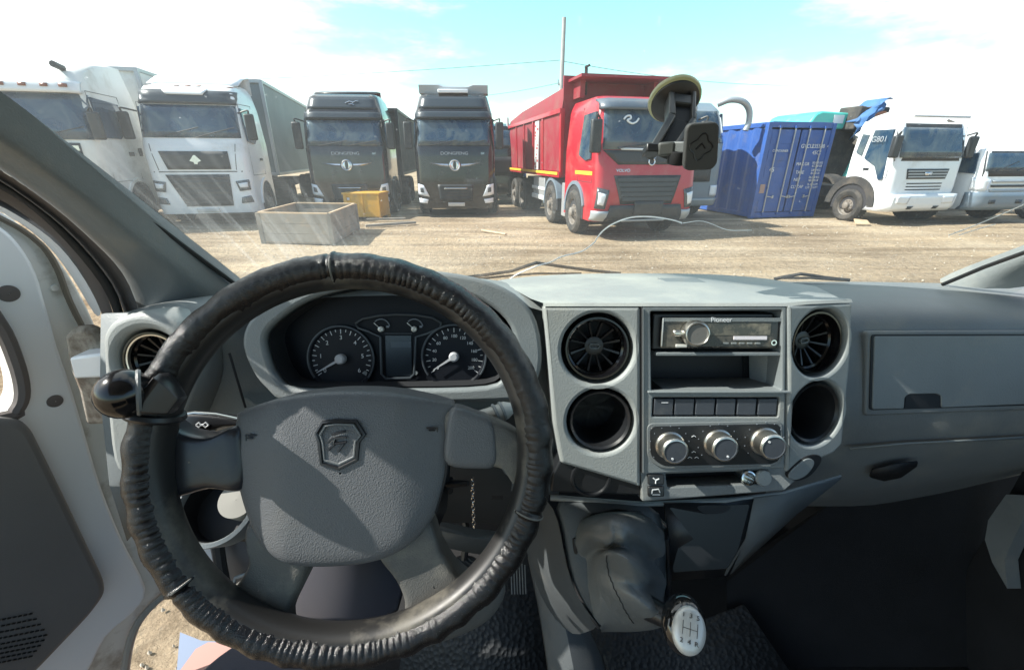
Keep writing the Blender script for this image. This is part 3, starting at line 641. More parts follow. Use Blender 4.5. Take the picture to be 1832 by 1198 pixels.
# tipping body
b0, b1, zb, zt = 2.35, 9.0, 1.28, 3.35
bx = MB()
def ring(y, zt_): return [Vector((-1.1, y, zb)), Vector((-1.24, y, zb+.15)), Vector((-1.28, y, zt_-.45)), Vector((-1.22, y, zt_)), Vector((-1.16, y, zt_)), Vector((-1.2, y, zt_-.45)), Vector((-1.1, y, zb+.2)), Vector((1.1, y, zb+.2)), Vector((1.2, y, zt_-.45)), Vector((1.16, y, zt_)), Vector((1.22, y, zt_)), Vector((1.28, y, zt_-.45)), Vector((1.24, y, zb+.15)), Vector((1.1, y, zb))]
bx.grid([ring(y, z) for y, z in ((b0, 3.38), (4.5, 3.30), (7, 3.22), (b1, 3.05))], cu=True)
bx.add([(-1.24, b0, zb), (1.24, b0, zb), (1.26, b0, 3.62), (-1.26, b0, 3.62), (-1.24, b0+.08, zb), (1.24, b0+.08, zb), (1.26, b0+.08, 3.62), (-1.26, b0+.08, 3.62)], [(0, 1, 2, 3), (4, 7, 6, 5), (0, 3, 7, 4), (1, 5, 6, 2), (3, 2, 6, 7), (0, 4, 5, 1)])
bx.add([(-1.2, b1, zb), (1.2, b1, zb), (1.22, b1, 3.0), (-1.22, b1, 3.0)], [(0, 1, 2, 3)])
body = bx.build('tipping_body', T['dred'], t.root)
rb = MB()
for y in (2.4, 4.1, 5.2, 6.4, 7.6, 8.95):
    for sg in (-1, 1): rb.add([(sg*1.26, y-.06, zb+.05), (sg*1.26, y+.06, zb+.05), (sg*1.31, y+.06, 2.9), (sg*1.31, y-.06, 2.9), (sg*1.2, y-.06, zb+.05), (sg*1.2, y+.06, zb+.05), (sg*1.2, y+.06, 2.9), (sg*1.2, y-.06, 2.9)], [(0, 1, 2, 3), (0, 3, 7, 4), (1, 5, 6, 2), (3, 2, 6, 7), (0, 4, 5, 1)])
for sg in (-1, 1): rb.box((sg*1.29, (b0+b1)/2, 2.86), (.08, b1-b0, .1)); rb.box((sg*1.25, (b0+b1)/2, zb+.06), (.1, b1-b0, .14))
rb.build('body_ribs', T['red'], body)
for sg in (-1, 1):
    MB().box((sg*1.315, (b0+b1)/2, zb+.09), (.01, b1-b0-.2, .07)).build('reflector_stripe', T['yellow'], body)
    q = MB().box((sg*1.295, 4.65, 2.1), (.03, .42, 1.35)).build('sticker', T['plate'], body)
    m = MB(); r5 = random.Random(5)
    for k in range(14): m.box((sg*1.312, 4.65+r5.uniform(-.14, .14), 1.5+k*.088), (.006, r5.uniform(.06, .16), r5.uniform(.03, .07)))
    m.build('sticker_print', T['red'], q)
MB().box((0, b0-.45, 3.5), (2.3, .95, .06)).box((-.95, b0-.25, 3.3), (.12, .5, .4)).box((.95, b0-.25, 3.3), (.12, .5, .4)).build('cab_guard', T['dred'], body)
MB().tube([(-.72, b0-.1, 3.2), (-.74, b0-.1, 3.78)], .04, 6).tube([(-.78, b0-.12, 3.78), (-.66, b0-.12, 3.84)], .03, 6).build('body_post', T['under'], body)
sd_ = MB(); rows = []
for i in range(16):
    y = b0+.3+(b1-b0-.5)*i/15; rows.append([Vector((x, y, 3.15+.42*math.exp(-((y-4.6)/2.2)**2)*(1-(x/1.25)**2)+.06*noise.noise(Vector((x*2, y*2, 1))))) for x in [-1.15+.23*k for k in range(11)]])
sd_.grid(rows).build('sand_load', T['sand'], t.root, smooth=180)
t.tube('side_pole', [(-1.32, 8.9, 1.3), (-1.34, 8.95, 3.2)], .045, T['plate'])
# ---------------------------------------------------------------- grey-blue truck half hidden by the red one
t = Truck('grey_truck', (5.12, 13.4, 0), 12, [(.4, .1), (.6, 0), (2.2, .05), (3.0, .3), (3.25, .7)], [(.3, 1.22), (2.2, 1.22), (3.25, 1.08)], 2.2, T['greyblue'],
          label='grey blue truck with silver air intake pipe, mostly hidden behind the red dump truck', group=GR)
t.body(); t.fpatch('windshield', [(-1.05, 3.0), (1.05, 3.0), (1.1, 2.15), (-1.1, 2.15)], T['glass'], off=.02)
t.fpatch('grille', [(-.8, 1.9), (.8, 1.9), (.8, 1.1), (-.8, 1.1)], T['dark'], off=.02)
for sg in (-1, 1):
    h = t.fpatch('headlight', [(sg*.85, 1.0), (sg*1.16, 1.0), (sg*1.16, .7), (sg*.85, .7)], T['lamp'], off=.03)
    t.spatch('side_window', sg, [(.4, 2.95), (1.3, 2.9), (1.3, 2.2), (.3, 2.15)], T['glass'])
t.fpatch('bumper', [(-1.18, .62), (1.18, .62), (1.18, .42), (-1.18, .42)], T['silver'], off=.06, thick=.1)
t.tube('intake_pipe', spline([(1.0, .5, 3.2), (1.25, .3, 3.3), (1.6, .2, 3.25), (1.85, .2, 3.05), (1.92, .2, 2.75), (1.86, .2, 2.5)], 6), .085, T['silver'], seg=12)
t.chassis(8, rear=(4.4,))
# ---------------------------------------------------------------- shipping container
BL = mat('container blue', (.028, .095, .34), .42, dirt=(.14, .15, .20), dscale=2.5, dlo=.52, dhi=.85, var=.1)
BR_ = T['plate']
A = pG(1340, 391); B = pG(1456, 387); ps = math.atan2((B-A).y, (B-A).x)
cont = tag(empty('shipping_container', ((A.x+B.x)/2, (A.y+B.y)/2, 0), ps), 'blue corrugated shipping container with white lettering on its closed doors', 'shipping container')
cw, ch, cl = 1.2, 2.72, 9.5
m = MB(); sec = []
n = 66
for i in range(n):
    y = .12+(cl-.24)*i/(n-1); k = (i % 4) in (0, 1); sec.append((y, .045 if k else 0))
for sg in (-1, 1):
    m.grid([[Vector((sg*(cw-.01-d), y, z)) for y, d in sec] for z in (.15, ch-.12)])
m.box((0, cl/2, ch-.05), (2*cw-.1, cl-.1, .04)); m.box((0, cl/2, .12), (2*cw-.1, cl-.1, .08)); m.box((0, cl-.03, ch/2), (2*cw-.1, .04, ch-.2))
m.build('corrugated_wall', BL, cont, smooth=0)
fm = MB()
for x in (-cw, cw):
    for y in (.0, cl): fm.box((x*(1-.06/cw), y+(.06 if y == 0 else -.06), ch/2), (.13, .14, ch))
    for z in (.1, ch-.06): fm.box((x*(1-.05/cw), cl/2, z), (.1, cl-.3, .13))
for z in (.09, ch-.06):
    for y in (.06, cl-.06): fm.box((0, y, z), (2*cw-.26, .12, .16))
fm.build('container_frame', BL, cont, bevel=.008)
for sg in (-1, 1):
    d = MB().box((sg*.56, .035, ch/2), (1.06, .04, ch-.38))
    for k in range(5): d.box((sg*.56, .012, .42+k*.47), (.92, .014, .30))
    d = d.build('door', BL, cont, bevel=.004)
    for x in (.26, .80):
        r = MB().tube([(sg*x, -.025, .12), (sg*x, -.025, ch-.1)], .019, 8).build('lock_rod', T['steel'], d)
        MB().box((sg*x, -.03, .14), (.07, .05, .07)).box((sg*x, -.03, ch-.12), (.07, .05, .07)).box((sg*x, -.02, .9), (.09, .03, .05)).box((sg*x, -.02, 1.9), (.09, .03, .05)).build('rod_bracket', BL, r)
        MB().tube([(sg*x, -.045, .66), (sg*(x-.24), -.055, .62)], .014, 6).box((sg*(x-.22), -.04, .64), (.05, .03, .09)).build('lock_handle', T['steel'], r)
fd = Fr((0, 0, 0))
for s_, sz, x, z in (('GVCU', .12, .30, 2.08), ('235588  4', .12, .80, 2.08), ('45G1', .12, .72, 1.90), ('MAX.GR', .10, .30, 1.58), ('30,480 KG\n67,200 LB', .07, .84, 1.57), ('TARE', .10, .26, 1.34), ('3,890 KG\n8,580 LB', .07, .84, 1.36), ('NET', .10, .22, 1.13), ('26,590 KG\n58,620 LB', .07, .84, 1.15), ('CU.CAP', .10, .28, .92), ('76.4 CU.M\n2,700 CU.FT', .07, .84, .94), ('CONTAINER', .075, -.62, 1.95), ('45', .14, -.78, 1.42)):
    text('lettering', s_, sz*1.3, fd, x, z, T['white'], cont, z=.006, ext=.002)
MB().box((-.98, .0, .88), (.17, .012, .26)).build('data_plate', mat('brown plate', (.38, .24, .2), .5), cont)
# ---------------------------------------------------------------- crates
wd_ = mat('weathered grey plywood', (.235, .215, .185), .8, var=.2, vscale=2.5, dirt=(.40, .30, .2), dscale=2, dlo=.52, dhi=.85)
raw = mat('raw timber edge', (.50, .37, .24), .8, var=.15, vscale=6)
c0, c1, c2 = pG(470, 436), pG(598, 439), pG(643, 411); c3 = c0+(c2-c1)
crate = tag(empty('wooden_crate', tuple((c0+c2)/2)), 'open topped wooden crate with grey weathered sides', 'crate'); off = -(c0+c2)/2
P_ = [p+off for p in (c0, c1, c2, c3)]; hgt = .66
for i in range(4):
    a, b = P_[i], P_[(i+1) % 4]; d = (b-a).normalized(); nrm = Vector((d.y, -d.x, 0)); a2 = a+d*.05; b2 = b-d*.05
    m = MB()
    for k in range(3):
        z0 = .02+k*.213; m.prism([a2+Vector((0, 0, z0)), b2+Vector((0, 0, z0)), b2+Vector((0, 0, z0+.208)), a2+Vector((0, 0, z0+.208))], -nrm*.025)
    m.build('side_board', wd_, crate)
    MB().prism([a2+Vector((0, 0, hgt-.005)), b2+Vector((0, 0, hgt-.005)), b2+Vector((0, 0, hgt+.02)), a2+Vector((0, 0, hgt+.02))], -nrm*.05).build('top_edge', raw, crate)
    MB().box(a-(P_[i]-Vector((0, 0, 0))).normalized()*.04+Vector((0, 0, hgt/2)), (.09, .09, hgt)).build('corner_post', wd_, crate)
MB().prism([p+Vector((0, 0, .03)) for p in P_], (0, 0, .02)).build('floor_board', raw, crate)
yb = tag(empty('yellow_box', tuple(pG(652, 394))), 'ochre yellow metal box standing behind the wooden crate', 'box')
ym = mat('ochre yellow paint', (.62, .33, .035), .5, dirt=(.3, .2, .1), dscale=3, dlo=.5, dhi=.8)
rz = math.radians(-4); R3 = Matrix.Rotation(rz, 3, 'Z')
MB().box((0, .45, .42), (1.10, .85, .66), R3).build('shell', ym, yb, bevel=.01)
MB().box((0, .45, .77), (1.16, .9, .05), R3).build('lid', ym, yb, bevel=.008)
m = MB()
for x in (-.5, 0, .5): m.box(R3 @ Vector((x, .015, .42)), (.04, .02, .66), R3)
for x in (-.5, .5):
    for y in (.08, .8): m.box(R3 @ Vector((x, y, .05)), (.08, .08, .1), R3)
m.build('frame', ym, yb); MB().box(R3 @ Vector((-.42, .005, .62)), (.08, .01, .07), R3).build('label', T['plate'], yb)
m = MB().box(pG(700, 404)+Vector((0, 0, .05)), (1.4, .12, .06), Matrix.Rotation(.5, 3, 'Z')).box(pG(690, 398)+Vector((0, .1, .09)), (1.1, .1, .05), Matrix.Rotation(.2, 3, 'Z'))
m2 = MB().tube([pG(862, 412, .03), pG(905, 419, .03)], .03, 6); tag(m2.build('pale_stick', raw), 'pale stick lying on open ground in front of the second black truck', 'stick')
m2 = MB(); q0 = pG(1543, 403, .0)
m2.prism([q0+Vector((-.2, 0, .01)), q0+Vector((.18, -.05, .01)), q0+Vector((.25, .2, .09)), q0+Vector((-.1, .25, .12))], (0, 0, .03)); tag(m2.build('cardboard_scrap', raw), 'crumpled pale scrap on the ground in front of the white tractor truck', 'scrap')
tag(m.build('timber_offcut', wd_), 'grey timber offcuts lying on the ground right of the yellow box', 'timber')
# ---------------------------------------------------------------- white trucks on the right
t = Truck('white_truck', (11.36, 12.5, 0), 12, [(.38, .1), (.5, 0), (1.0, -.02), (1.75, .03), (2.54, .22), (2.60, .24), (2.66, .45), (2.70, .9)], [(.3, 1.2), (1.8, 1.22), (2.55, 1.16), (2.70, 1.08)], 1.28, T['white'], rc=.2,
          label='white tractor truck between the blue container and the mixer truck, black windshield frame', group='white trucks at the right side')
t.body()
t.fpatch('windshield_frame', [(-1.12, 2.60), (1.12, 2.60), (1.16, 1.68), (-1.16, 1.68)], T['dark'], off=.012)
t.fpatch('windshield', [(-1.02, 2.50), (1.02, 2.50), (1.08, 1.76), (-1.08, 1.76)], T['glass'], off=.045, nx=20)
g_ = t.fpatch('grille', [(-.72, 1.48), (.72, 1.48), (.66, 1.22), (-.66, 1.22)], T['dark'], off=.02)
t.slats([(-.7, 1.46), (.7, 1.46), (.64, 1.24), (-.64, 1.24)], 3, T['silver'], g_, .03)
t.fpatch('chrome_badge', [(-.12, 1.40), (.12, 1.40), (.1, 1.32), (-.1, 1.32)], T['chrome'], off=.05, nx=2, nz=1)
for z in (1.12, 1.04, .96): t.fpatch('lower_slot', [(-.62, z), (.62, z), (.6, z-.03), (-.6, z-.03)], T['dark'], off=.006, nz=1)
t.fpatch('bumper', [(-1.22, .84), (1.22, .84), (1.22, .38), (-1.22, .38)], T['white'], off=.18, thick=.4, nx=18)
for sg in (-1, 1):
    h = t.fpatch('headlight', [(sg*.55, .78), (sg*1.0, .80), (sg*1.0, .60), (sg*.6, .58)], T['lamp'], off=.195, nx=6)
    t.fpatch('fog_lamp', [(sg*.35, .52), (sg*.55, .52), (sg*.52, .44), (sg*.37, .44)], T['dark'], off=.195, nx=2, nz=1)
    t.spatch('side_window', sg, [(.30, 2.46), (.82, 2.46), (.86, 1.75), (.50, 1.55), (.30, 1.2), (.18, 1.2)], T['glass'])
    t.spatch('rear_window', sg, [(.94, 2.35), (1.14, 2.38), (1.16, 1.9), (.97, 1.82)], T['glass'])
    t.seam(sg, [(.22, 2.58), (.12, 1.25), (.5, 1.25), (.88, 1.45), (.88, 2.58)])
    t.spatch('door_handle', sg, [(.66, 1.5), (.82, 1.5), (.82, 1.44), (.66, 1.44)], T['dark'], off=.02)
    t.arch(sg, .98, .57, .50, T['under'], wd=.2); t.mirror(sg, 1.75, 2.3, .05, .1, T['dark']); t.arch(sg, 4.0, .62, .52, T['under'])
text('lettering', 'G801', .20, Fr((-1.235, 0, 0), -90), -.56, 2.22, T['silver'], t.root, z=.045)
t.box('windshield_bar', (0, .1, 2.76), (1.9, .05, .05), T['steel']); t.wipers(1.72, .9)
ws_interior(t, 1.7, 1.0); t.chassis(6.5, wheels=(.98,), rear=(4.0,), r=.46)
# mixer truck
t = Truck('mixer_truck', (13.95, 12.7, 0), 8, [(.38, .1), (.5, 0), (1.3, .0), (1.93, .15), (2.0, .25), (2.06, .6)], [(.3, .98), (1.4, 1.0), (2.06, .95)], 1.7, T['white'], rc=.2,
          label='small white mixer truck with round badge on its white drum', cat='mixer truck', group='white trucks at the right side')
t.body(); t.fpatch('windshield_frame', [(-.90, 1.93), (.90, 1.93), (.94, 1.28), (-.94, 1.28)], T['dark'], off=.012)
t.fpatch('windshield', [(-.85, 1.88), (.85, 1.88), (.89, 1.42), (-.89, 1.42)], T['glass'], off=.03, nx=16)
for k, z in enumerate((1.18, 1.06, .94)): t.fpatch('grille_bar', [(-.62, z), (.62, z), (.58, z-.06), (-.58, z-.06)], T['silver'] if k != 1 else T['dark'], off=.03, nz=1)
t.fpatch('lower_panel', [(-1.05, .86), (1.05, .86), (1.05, .38), (-1.05, .38)], T['greyblue'], off=.07, thick=.12)
for sg in (-1, 1):
    t.fpatch('headlight', [(sg*.68, 1.2), (sg*1.04, 1.26), (sg*1.04, .92), (sg*.72, .90)], T['lamp'], off=.03)
    t.fpatch('fog_lamp', [(sg*.35, .66), (sg*.55, .66), (sg*.55, .56), (sg*.35, .56)], T['dark'], off=.085, nx=2, nz=1)
    t.spatch('side_window', sg, [(.30, 1.88), (1.2, 1.85), (1.2, 1.4), (.2, 1.35)], T['glass'])
    t.arch(sg, 1.2, .5, .45, T['under'])
t.wipers(1.4, .7, xs=(-.6, .1))
m = MB().lathe([(.3, 0), (.60, .25), (.86, .9), (.88, 1.6), (.8, 2.3), (.45, 3.1), (.35, 3.3)], (0, 2.0, 2.0), (0, 1, .22), 32, cap0=True, cap1=True)
dr = m.build('mixer_drum', T['dwhite'], t.root)
t.box('drum_frame', (0, 3.6, .9), (1.6, 3.4, .4), T['under'])
f = Fr((-.30, 2.28, 2.55), -20, 30); m = MB().tube([f.at(.22*math.cos(a), .17*math.sin(a)) for a in [2*PI*i/24 for i in range(24)]], .03, 6, closed=True)
m.tube([f.at(-.12, .06), f.at(0, -.02), f.at(.12, -.08)], .035, 6).tube([f.at(-.1, -.04), f.at(.03, .05), f.at(.12, .02)], .03, 6)
m.build('drum_badge', T['red'], dr)
t.chassis(6, wheels=(1.2,), rear=(3.9, 4.9), r=.45)
# blue trucks at the right edge
t = Truck('blue_truck', (17.5, 12.6, 0), 14, [(.4, .1), (.55, 0), (1.3, 0), (2.2, .25), (2.4, .7)], [(.3, 1.15), (2.5, 1.05)], 1.9, mat('bright blue paint', (.03, .12, .5), .35), label='blue and white truck cut off by the right edge of the photo', group='white trucks at the right side')
t.body(); t.fpatch('windshield', [(-1.0, 2.3), (1.0, 2.3), (1.08, 1.5), (-1.08, 1.5)], T['glass'], off=.02)
t.fpatch('bumper', [(-1.1, .9), (1.1, .9), (1.1, .45), (-1.1, .45)], T['white'], off=.08, thick=.12)
for sg in (-1, 1): t.spatch('side_window', sg, [(.3, 2.25), (1.2, 2.25), (1.2, 1.55), (.2, 1.5)], T['glass']); t.fpatch('headlight', [(sg*.7, 1.15), (sg*1.0, 1.15), (sg*1.0, .95), (sg*.7, .95)], T['lamp'])
t.chassis(6, rear=(4.,), r=.45)
# ---------------------------------------------------------------- machinery behind
tq = mat('turquoise machine paint', (.08, .55, .47), .4, dirt=(.35, .45, .4), dscale=2, dlo=.55, dhi=.9)
o = pG(1450, 372); exc = tag(empty('truck_crane', (11.65, 17.6, 0), math.radians(12)), 'turquoise crane carrier behind the blue container with blue tarp on its boom head', 'crane')
m = MB().prism([(-.75, 0, 2.95), (-.55, 0, 3.25), (-.3, 0, 3.34), (1.5, 0, 3.28), (1.55, 0, 2.75), (-.75, 0, 2.75)], (0, 2.2, 0)); hb = m.build('engine_hood', tq, exc, bevel=.06)
MB().box((.45, -.015, 3.08), (.45, .02, .28)).box((1.05, -.015, 3.12), (.25, .02, .1)).build('white_sticker', T['white'], exc)
MB().box((-.2, 1.1, 1.6), (3.6, 2.0, 2.3)).build('machine_body', T['under'], exc, bevel=.05)
MB().tube([(1.35, .3, .6), (2.0, .3, 2.2), (1.9, .3, 3.2)], [.28, .24, .22], 8).tube([(1.7, .6, .6), (2.2, .6, 2.0), (2.0, .6, 3.0)], .12, 8).tube([(1.2, .2, 2.9), (2.2, .1, 3.4)], .12, 6).build('boom', T['under'], exc)
MB().box((1.55, .0, 3.0), (1.5, .9, .8), Matrix.Rotation(.15, 3, 'Y')).box((1.7, -.2, 3.3), (.9, .5, .35)).build('boom_head', T['under'], exc, bevel=.05)
MB().box((1.6, -.48, 3.22), (.7, .05, .22)).build('copper_plate', mat('rusty orange plate', (.35, .13, .07), .6), exc)
m = MB(); rows = []
for i in range(9):
    u = i/8; rows.append([Vector((.70+1.45*u*(1-.15*v), -.55, 2.98+.75*min(1, u*1.6)-.55*v*(1-.3*u)+.05*math.sin(9*u+5*v))) for v in (0, .25, .5, .75, 1)])
rows = [[p+Vector((0, .12*math.sin(k*2+i), 0)) for k, p in enumerate(r)] for i, r in enumerate(rows)]
m.grid(rows[:7]).grid([[r[0], r[0]+Vector((.15, 1.0, .02))] for r in rows]); m.build('tarp', mat('blue tarp', (.06, .16, .36), .6), exc, solid=.02, smooth=50)
MB().tube([(1.1, -.2, .4), (1.55, -.2, 1.9), (1.8, -.2, 2.9)], .13, 8).build('hydraulic_pipe', tq, exc)
# scrap heap between container and white truck
m = MB(); rs = random.Random(9)
for k in range(26):
    p = Vector((13.4+rs.uniform(-1.0, 1.4), 16.8+rs.uniform(-.8, .8), rs.uniform(.2, 2.6)))
    m.box(p, (rs.uniform(.2, .9), .2, rs.uniform(.05, .5)), Euler((rs.random(), rs.random(), rs.random())).to_matrix(), mi=rs.choice((0, 1, 2)))
tag(m.build('machine_frame', [T['under'], T['white'], mat('rust steel', (.3, .14, .09), .8)]), 'jumble of white and rusty machine parts behind the white tractor truck', 'machinery')
m = MB()
for k in range(12):
    p = Vector((22.4+rs.uniform(-1.6, 1.6), 15+rs.uniform(-.5, .5), 1.6+rs.uniform(-.5, 1.6)))
    m.box(p, (rs.uniform(.5, 1.6), .3, rs.uniform(.08, .35)), Euler((0, rs.uniform(-.5, .5), 0)).to_matrix(), mi=rs.choice((0, 1)))
m.box((22.4, 15, .8), (2.6, 2, 1.4), mi=1)
tag(m.build('concrete_pump', [mat('orange machine paint', (.62, .15, .05), .5), T['white']]), 'orange and white pump machinery behind the mixer truck at right edge', 'machinery')
# ---------------------------------------------------------------- pole and wires
pole = tag(empty('utility_pole', (3.02, 30, 0)), 'grey concrete utility pole rising behind the red dump truck', 'utility pole')
MB().tube([(0, 0, 0), (0.02, 0, 9.3)], [.16, .11], 10).build('pole', mat('concrete pole', (.40, .40, .38), .85, var=.1), pole)
MB().tube([(.55, 0, 6.3), (.1, 0, 4.9)], .09, 8).box((.25, 0, 5.9), (.9, .1, .1)).box((-.2, 0, 6.05), (.06, .06, .25)).box((.55, 0, 6.05), (.06, .06, .25)).build('bracket', T['steel'], pole)
wm = mat('wire', (.12, .13, .13), .6)
for (x0, y0), (x1, y1), lab in (((1002, 108), (-200, 150), 'thin power wire running left from the utility pole'), ((1008, 110), (1500, 150), 'thin power wire running right from the utility pole'), ((1003, 148), (700, 168), 'lower thin power wire running left from the utility pole')):
    a = pY(x0, y0, 30); b = pY(x1, y1, 45); m = MB().tube([a*(1-u)+b*u-Vector((0, 0, 2.2*u*(1-u))) for u in [i/16 for i in range(17)]], .016, 4)
    tag(m.build('power_wire', wm), lab, 'wire', 'power wires')
# ================================================================ the van we sit in
van = tag(empty('van', (0, 0, 0)), 'white van seen from its driver seat, grey dashboard and open driver door', 'van')
def pgrid(name, rows, mt, solid=0, smooth=50, parent=None, sub=0, off=-1, bevel=0):   # rows of (px, py, Y)
    return MB().grid([[pY(*q) for q in r] for r in rows]).build(name, mt, parent or van, solid=solid, smooth=smooth, sub=sub, solid_off=off, bevel=bevel)
def V(x, y, z): return Vector((x, y, CAMH+z))
# ---------------------------------------------------------------- windshield
def glY(x, z): return 1.03-.20*((x-.22)/.78)**2-.95*(z+.23)
def gp(px, py, d=0.0):
    r = ray(px, py); lo, hi = .2, 2.0
    for _ in range(40):
        t = (lo+hi)/2; p = r*t
        if p.y > glY(p.x, p.z)-d: hi = t
        else: lo = t
    return CAMV+r*t
gm_ = bpy.data.materials.new('dusty hazed windshield glass'); gm_.use_nodes = True; tt = gm_.node_tree; N = tt.nodes; L = tt.links; N.clear()
o_ = N.new('ShaderNodeOutputMaterial'); tr = N.new('ShaderNodeBsdfTransparent'); tr.inputs[0].default_value = (.93, .97, .96, 1)
gl = N.new('ShaderNodeBsdfGlossy'); gl.inputs['Roughness'].default_value = .01; gl.inputs[0].default_value = (1, 1, 1, 1)
df = N.new('ShaderNodeBsdfDiffuse'); df.inputs[0].default_value = (.75, .78, .78, 1); tl = N.new('ShaderNodeBsdfTranslucent'); tl.inputs[0].default_value = (.9, .95, .95, 1)
du = N.new('ShaderNodeMixShader'); du.inputs[0].default_value = .7; L.new(df.outputs[0], du.inputs[1]); L.new(tl.outputs[0], du.inputs[2])
tcg = N.new('ShaderNodeTexCoord'); 
def nzg(sc, det, mp=None, rot=0):
    n = N.new('ShaderNodeTexNoise'); n.inputs['Scale'].default_value = sc; n.inputs['Detail'].default_value = det
    q = N.new('ShaderNodeMapping'); q.inputs['Scale'].default_value = mp or (1, 1, 1); q.inputs['Rotation'].default_value = (0, rot, 0); L.new(tcg.outputs['Object'], q.inputs[0]); L.new(q.outputs[0], n.inputs['Vector']); return n.outputs[0]
def mrg(s, a, b, c, d):
    r = N.new('ShaderNodeMapRange'); r.inputs[1].default_value = a; r.inputs[2].default_value = b; r.inputs[3].default_value = c; r.inputs[4].default_value = d; L.new(s, r.inputs[0]); return r.outputs[0]
def mth(op, a, b):
    m = N.new('ShaderNodeMath'); m.operation = op
    for i, v in enumerate((a, b)):
        if isinstance(v, (int, float)): m.inputs[i].default_value = v
        else: L.new(v, m.inputs[i])
    return m.outputs[0]
sx = N.new('ShaderNodeSeparateXYZ'); L.new(tcg.outputs['Object'], sx.inputs[0])
leftm = mrg(sx.outputs[0], -.1, -.75, 0, 1); lowm = mrg(sx.outputs[2], CAMH+.06, CAMH-.16, 0, 1)  # denser veil left and low paints haze, glints and dash reflection into the dust
streak = mth('MULTIPLY', mrg(nzg(15, 4, (9, .3, .3), .62), .50, .68, 0, 1), mth('MULTIPLY', leftm, lowm))
speck = mrg(nzg(160, 2), .73, .78, 0, .22)
cloudy = mrg(nzg(3.2, 6), .35, .75, .0, .028)
fac = mth('ADD', mth('ADD', .012, cloudy), mth('ADD', mth('MULTIPLY', streak, .16), mth('ADD', speck, mth('ADD', mth('MULTIPLY', leftm, .05), mth('MULTIPLY', lowm, .022)))))
mA = N.new('ShaderNodeMixShader'); L.new(fac, mA.inputs[0]); L.new(tr.outputs[0], mA.inputs[1]); L.new(du.outputs[0], mA.inputs[2])
fz = N.new('ShaderNodeFresnel'); fz.inputs[0].default_value = 1.15
mB = N.new('ShaderNodeMixShader'); L.new(fz.outputs[0], mB.inputs[0]); L.new(mA.outputs[0], mB.inputs[1]); L.new(gl.outputs[0], mB.inputs[2]); L.new(mB.outputs[0], o_.inputs[0])
rows = []
for j in range(13):
    z = -.34+.80*j/12; rows.append([V(x, glY(x, z), z) for x in [-.585+1.61*i/28 for i in range(29)]])
wsh = MB().grid(rows).build('windshield', gm_, van, smooth=180)
ck = mat('white crack in glass', (.97, .98, .98), .4)
for pts, r in (([(912, 500), (925, 491), (960, 476), (985, 469), (1005, 459), (1040, 450), (1062, 435), (1068, 426), (1080, 412), (1100, 399), (1130, 389), (1165, 388), (1200, 393), (1220, 399)], .0015), ([(1222, 399), (1258, 396), (1300, 411), (1330, 412), (1345, 412)], .0008), ([(1697, 421), (1740, 405), (1800, 380), (1832, 366), (1880, 345)], .0010), ([(1715, 421), (1745, 411), (1781, 401)], .0008)):
    q = [gp(a, b, .002) for a, b in pts]; q = spline(q, 5); rr = [r*(.6+.8*noise.noise(p*60)**2+.3) for p in q]
    MB().tube(q, rr, 5).build('crack', ck, wsh)
for pts, r in (([(935, 415), (1000, 425), (1080, 470)], .0003), ([(1265, 470), (1290, 430), (1275, 490)], .0002)):
    pass
# wipers outside
for arm, bl in (([(780, 502), (860, 493), (915, 485), (959, 470), (1000, 476), (1060, 484), (1110, 489)], [(833, 501), (900, 494), (960, 489), (1040, 489)]), ([(1385, 499), (1410, 494), (1432, 490), (1450, 492), (1480, 497), (1520, 501)], [(1400, 497), (1450, 497), (1510, 501)])):
    m = MB().tube([gp(a, b, -.03) for a, b in arm], .0042, 6)
    w = m.build('wiper', G['rubber'], van)
    MB().tube([gp(a, b, -.022) for a, b in bl], .003, 5).build('wiper_blade', G['rubber'], w)
# hood and cowl outside
MB().grid([[V(x, y, z) for x in (-.75, -.3, .25, .8, 1.15)] for y, z in ((1.12, -.36), (1.3, -.41), (1.6, -.56), (1.75, -.8), (1.8, -1.2))]).build('hood', G['white'], van, solid=.02)
# ---------------------------------------------------------------- A-pillars, seals
inn = [(-160, 95), (-80, 145), (0, 200), (100, 275), (180, 333), (250, 385), (330, 445), (418, 510), (460, 545)]
out = [(-180, 200), (-80, 255), (0, 300), (60, 340), (120, 385), (168, 430), (205, 465), (230, 500), (250, 560)]
ap = MB(); rows = []
for k, (a, b) in enumerate(zip(inn, out)):
    A_ = pX(*a, -.565); B_ = pX(*b, -.645); d = (A_+B_)/2+Vector((.035, -.035, .004))
    q1 = A_*.7+B_*.3+Vector((.024, -.028, 0)); q2 = A_*.3+B_*.7+Vector((.02, -.024, 0))
    rows.append([A_+Vector((0, .035, 0)), A_, q1, d, q2, B_, B_+Vector((-.06, .05, 0))])
for z in (.20, .30, .42):
    A_ = V(-.565, glY(-.565, z), z); B_ = V(-.645, A_.y-.085, z); d = (A_+B_)/2+Vector((.035, -.035, .004))
    rows.insert(0, [A_+Vector((0, .035, 0)), A_, A_*.7+B_*.3+Vector((.024, -.028, 0)), d, A_*.3+B_*.7+Vector((.02, -.024, 0)), B_, B_+Vector((-.06, .04, 0))])
ap.grid(rows).build('windshield_pillar', G['grey_mid'], van, smooth=180, sub=1)
MB().tube([V(-.62, .25, .42), V(-.66, -.3, .47), V(-.66, -1.2, .47)], .04, 10).build('roof_rail', G['grey_mid'], van)
MB().tube([gp(a+2, b-2, .004) for a, b in inn[1:-1]], .004, 6).build('glass_seal', G['rubber'], van)
def strip(name, pa, pb, Xa, Xb, mt, bulge=.0):
    r = [[pX(*a, Xa), (pX(*a, Xa)+pX(*b, Xb))/2+Vector((bulge, -bulge*.6, 0)), pX(*b, Xb)] for a, b in zip(pa, pb)]
    return MB().grid(r).build(name, mt, van, smooth=180, sub=1)
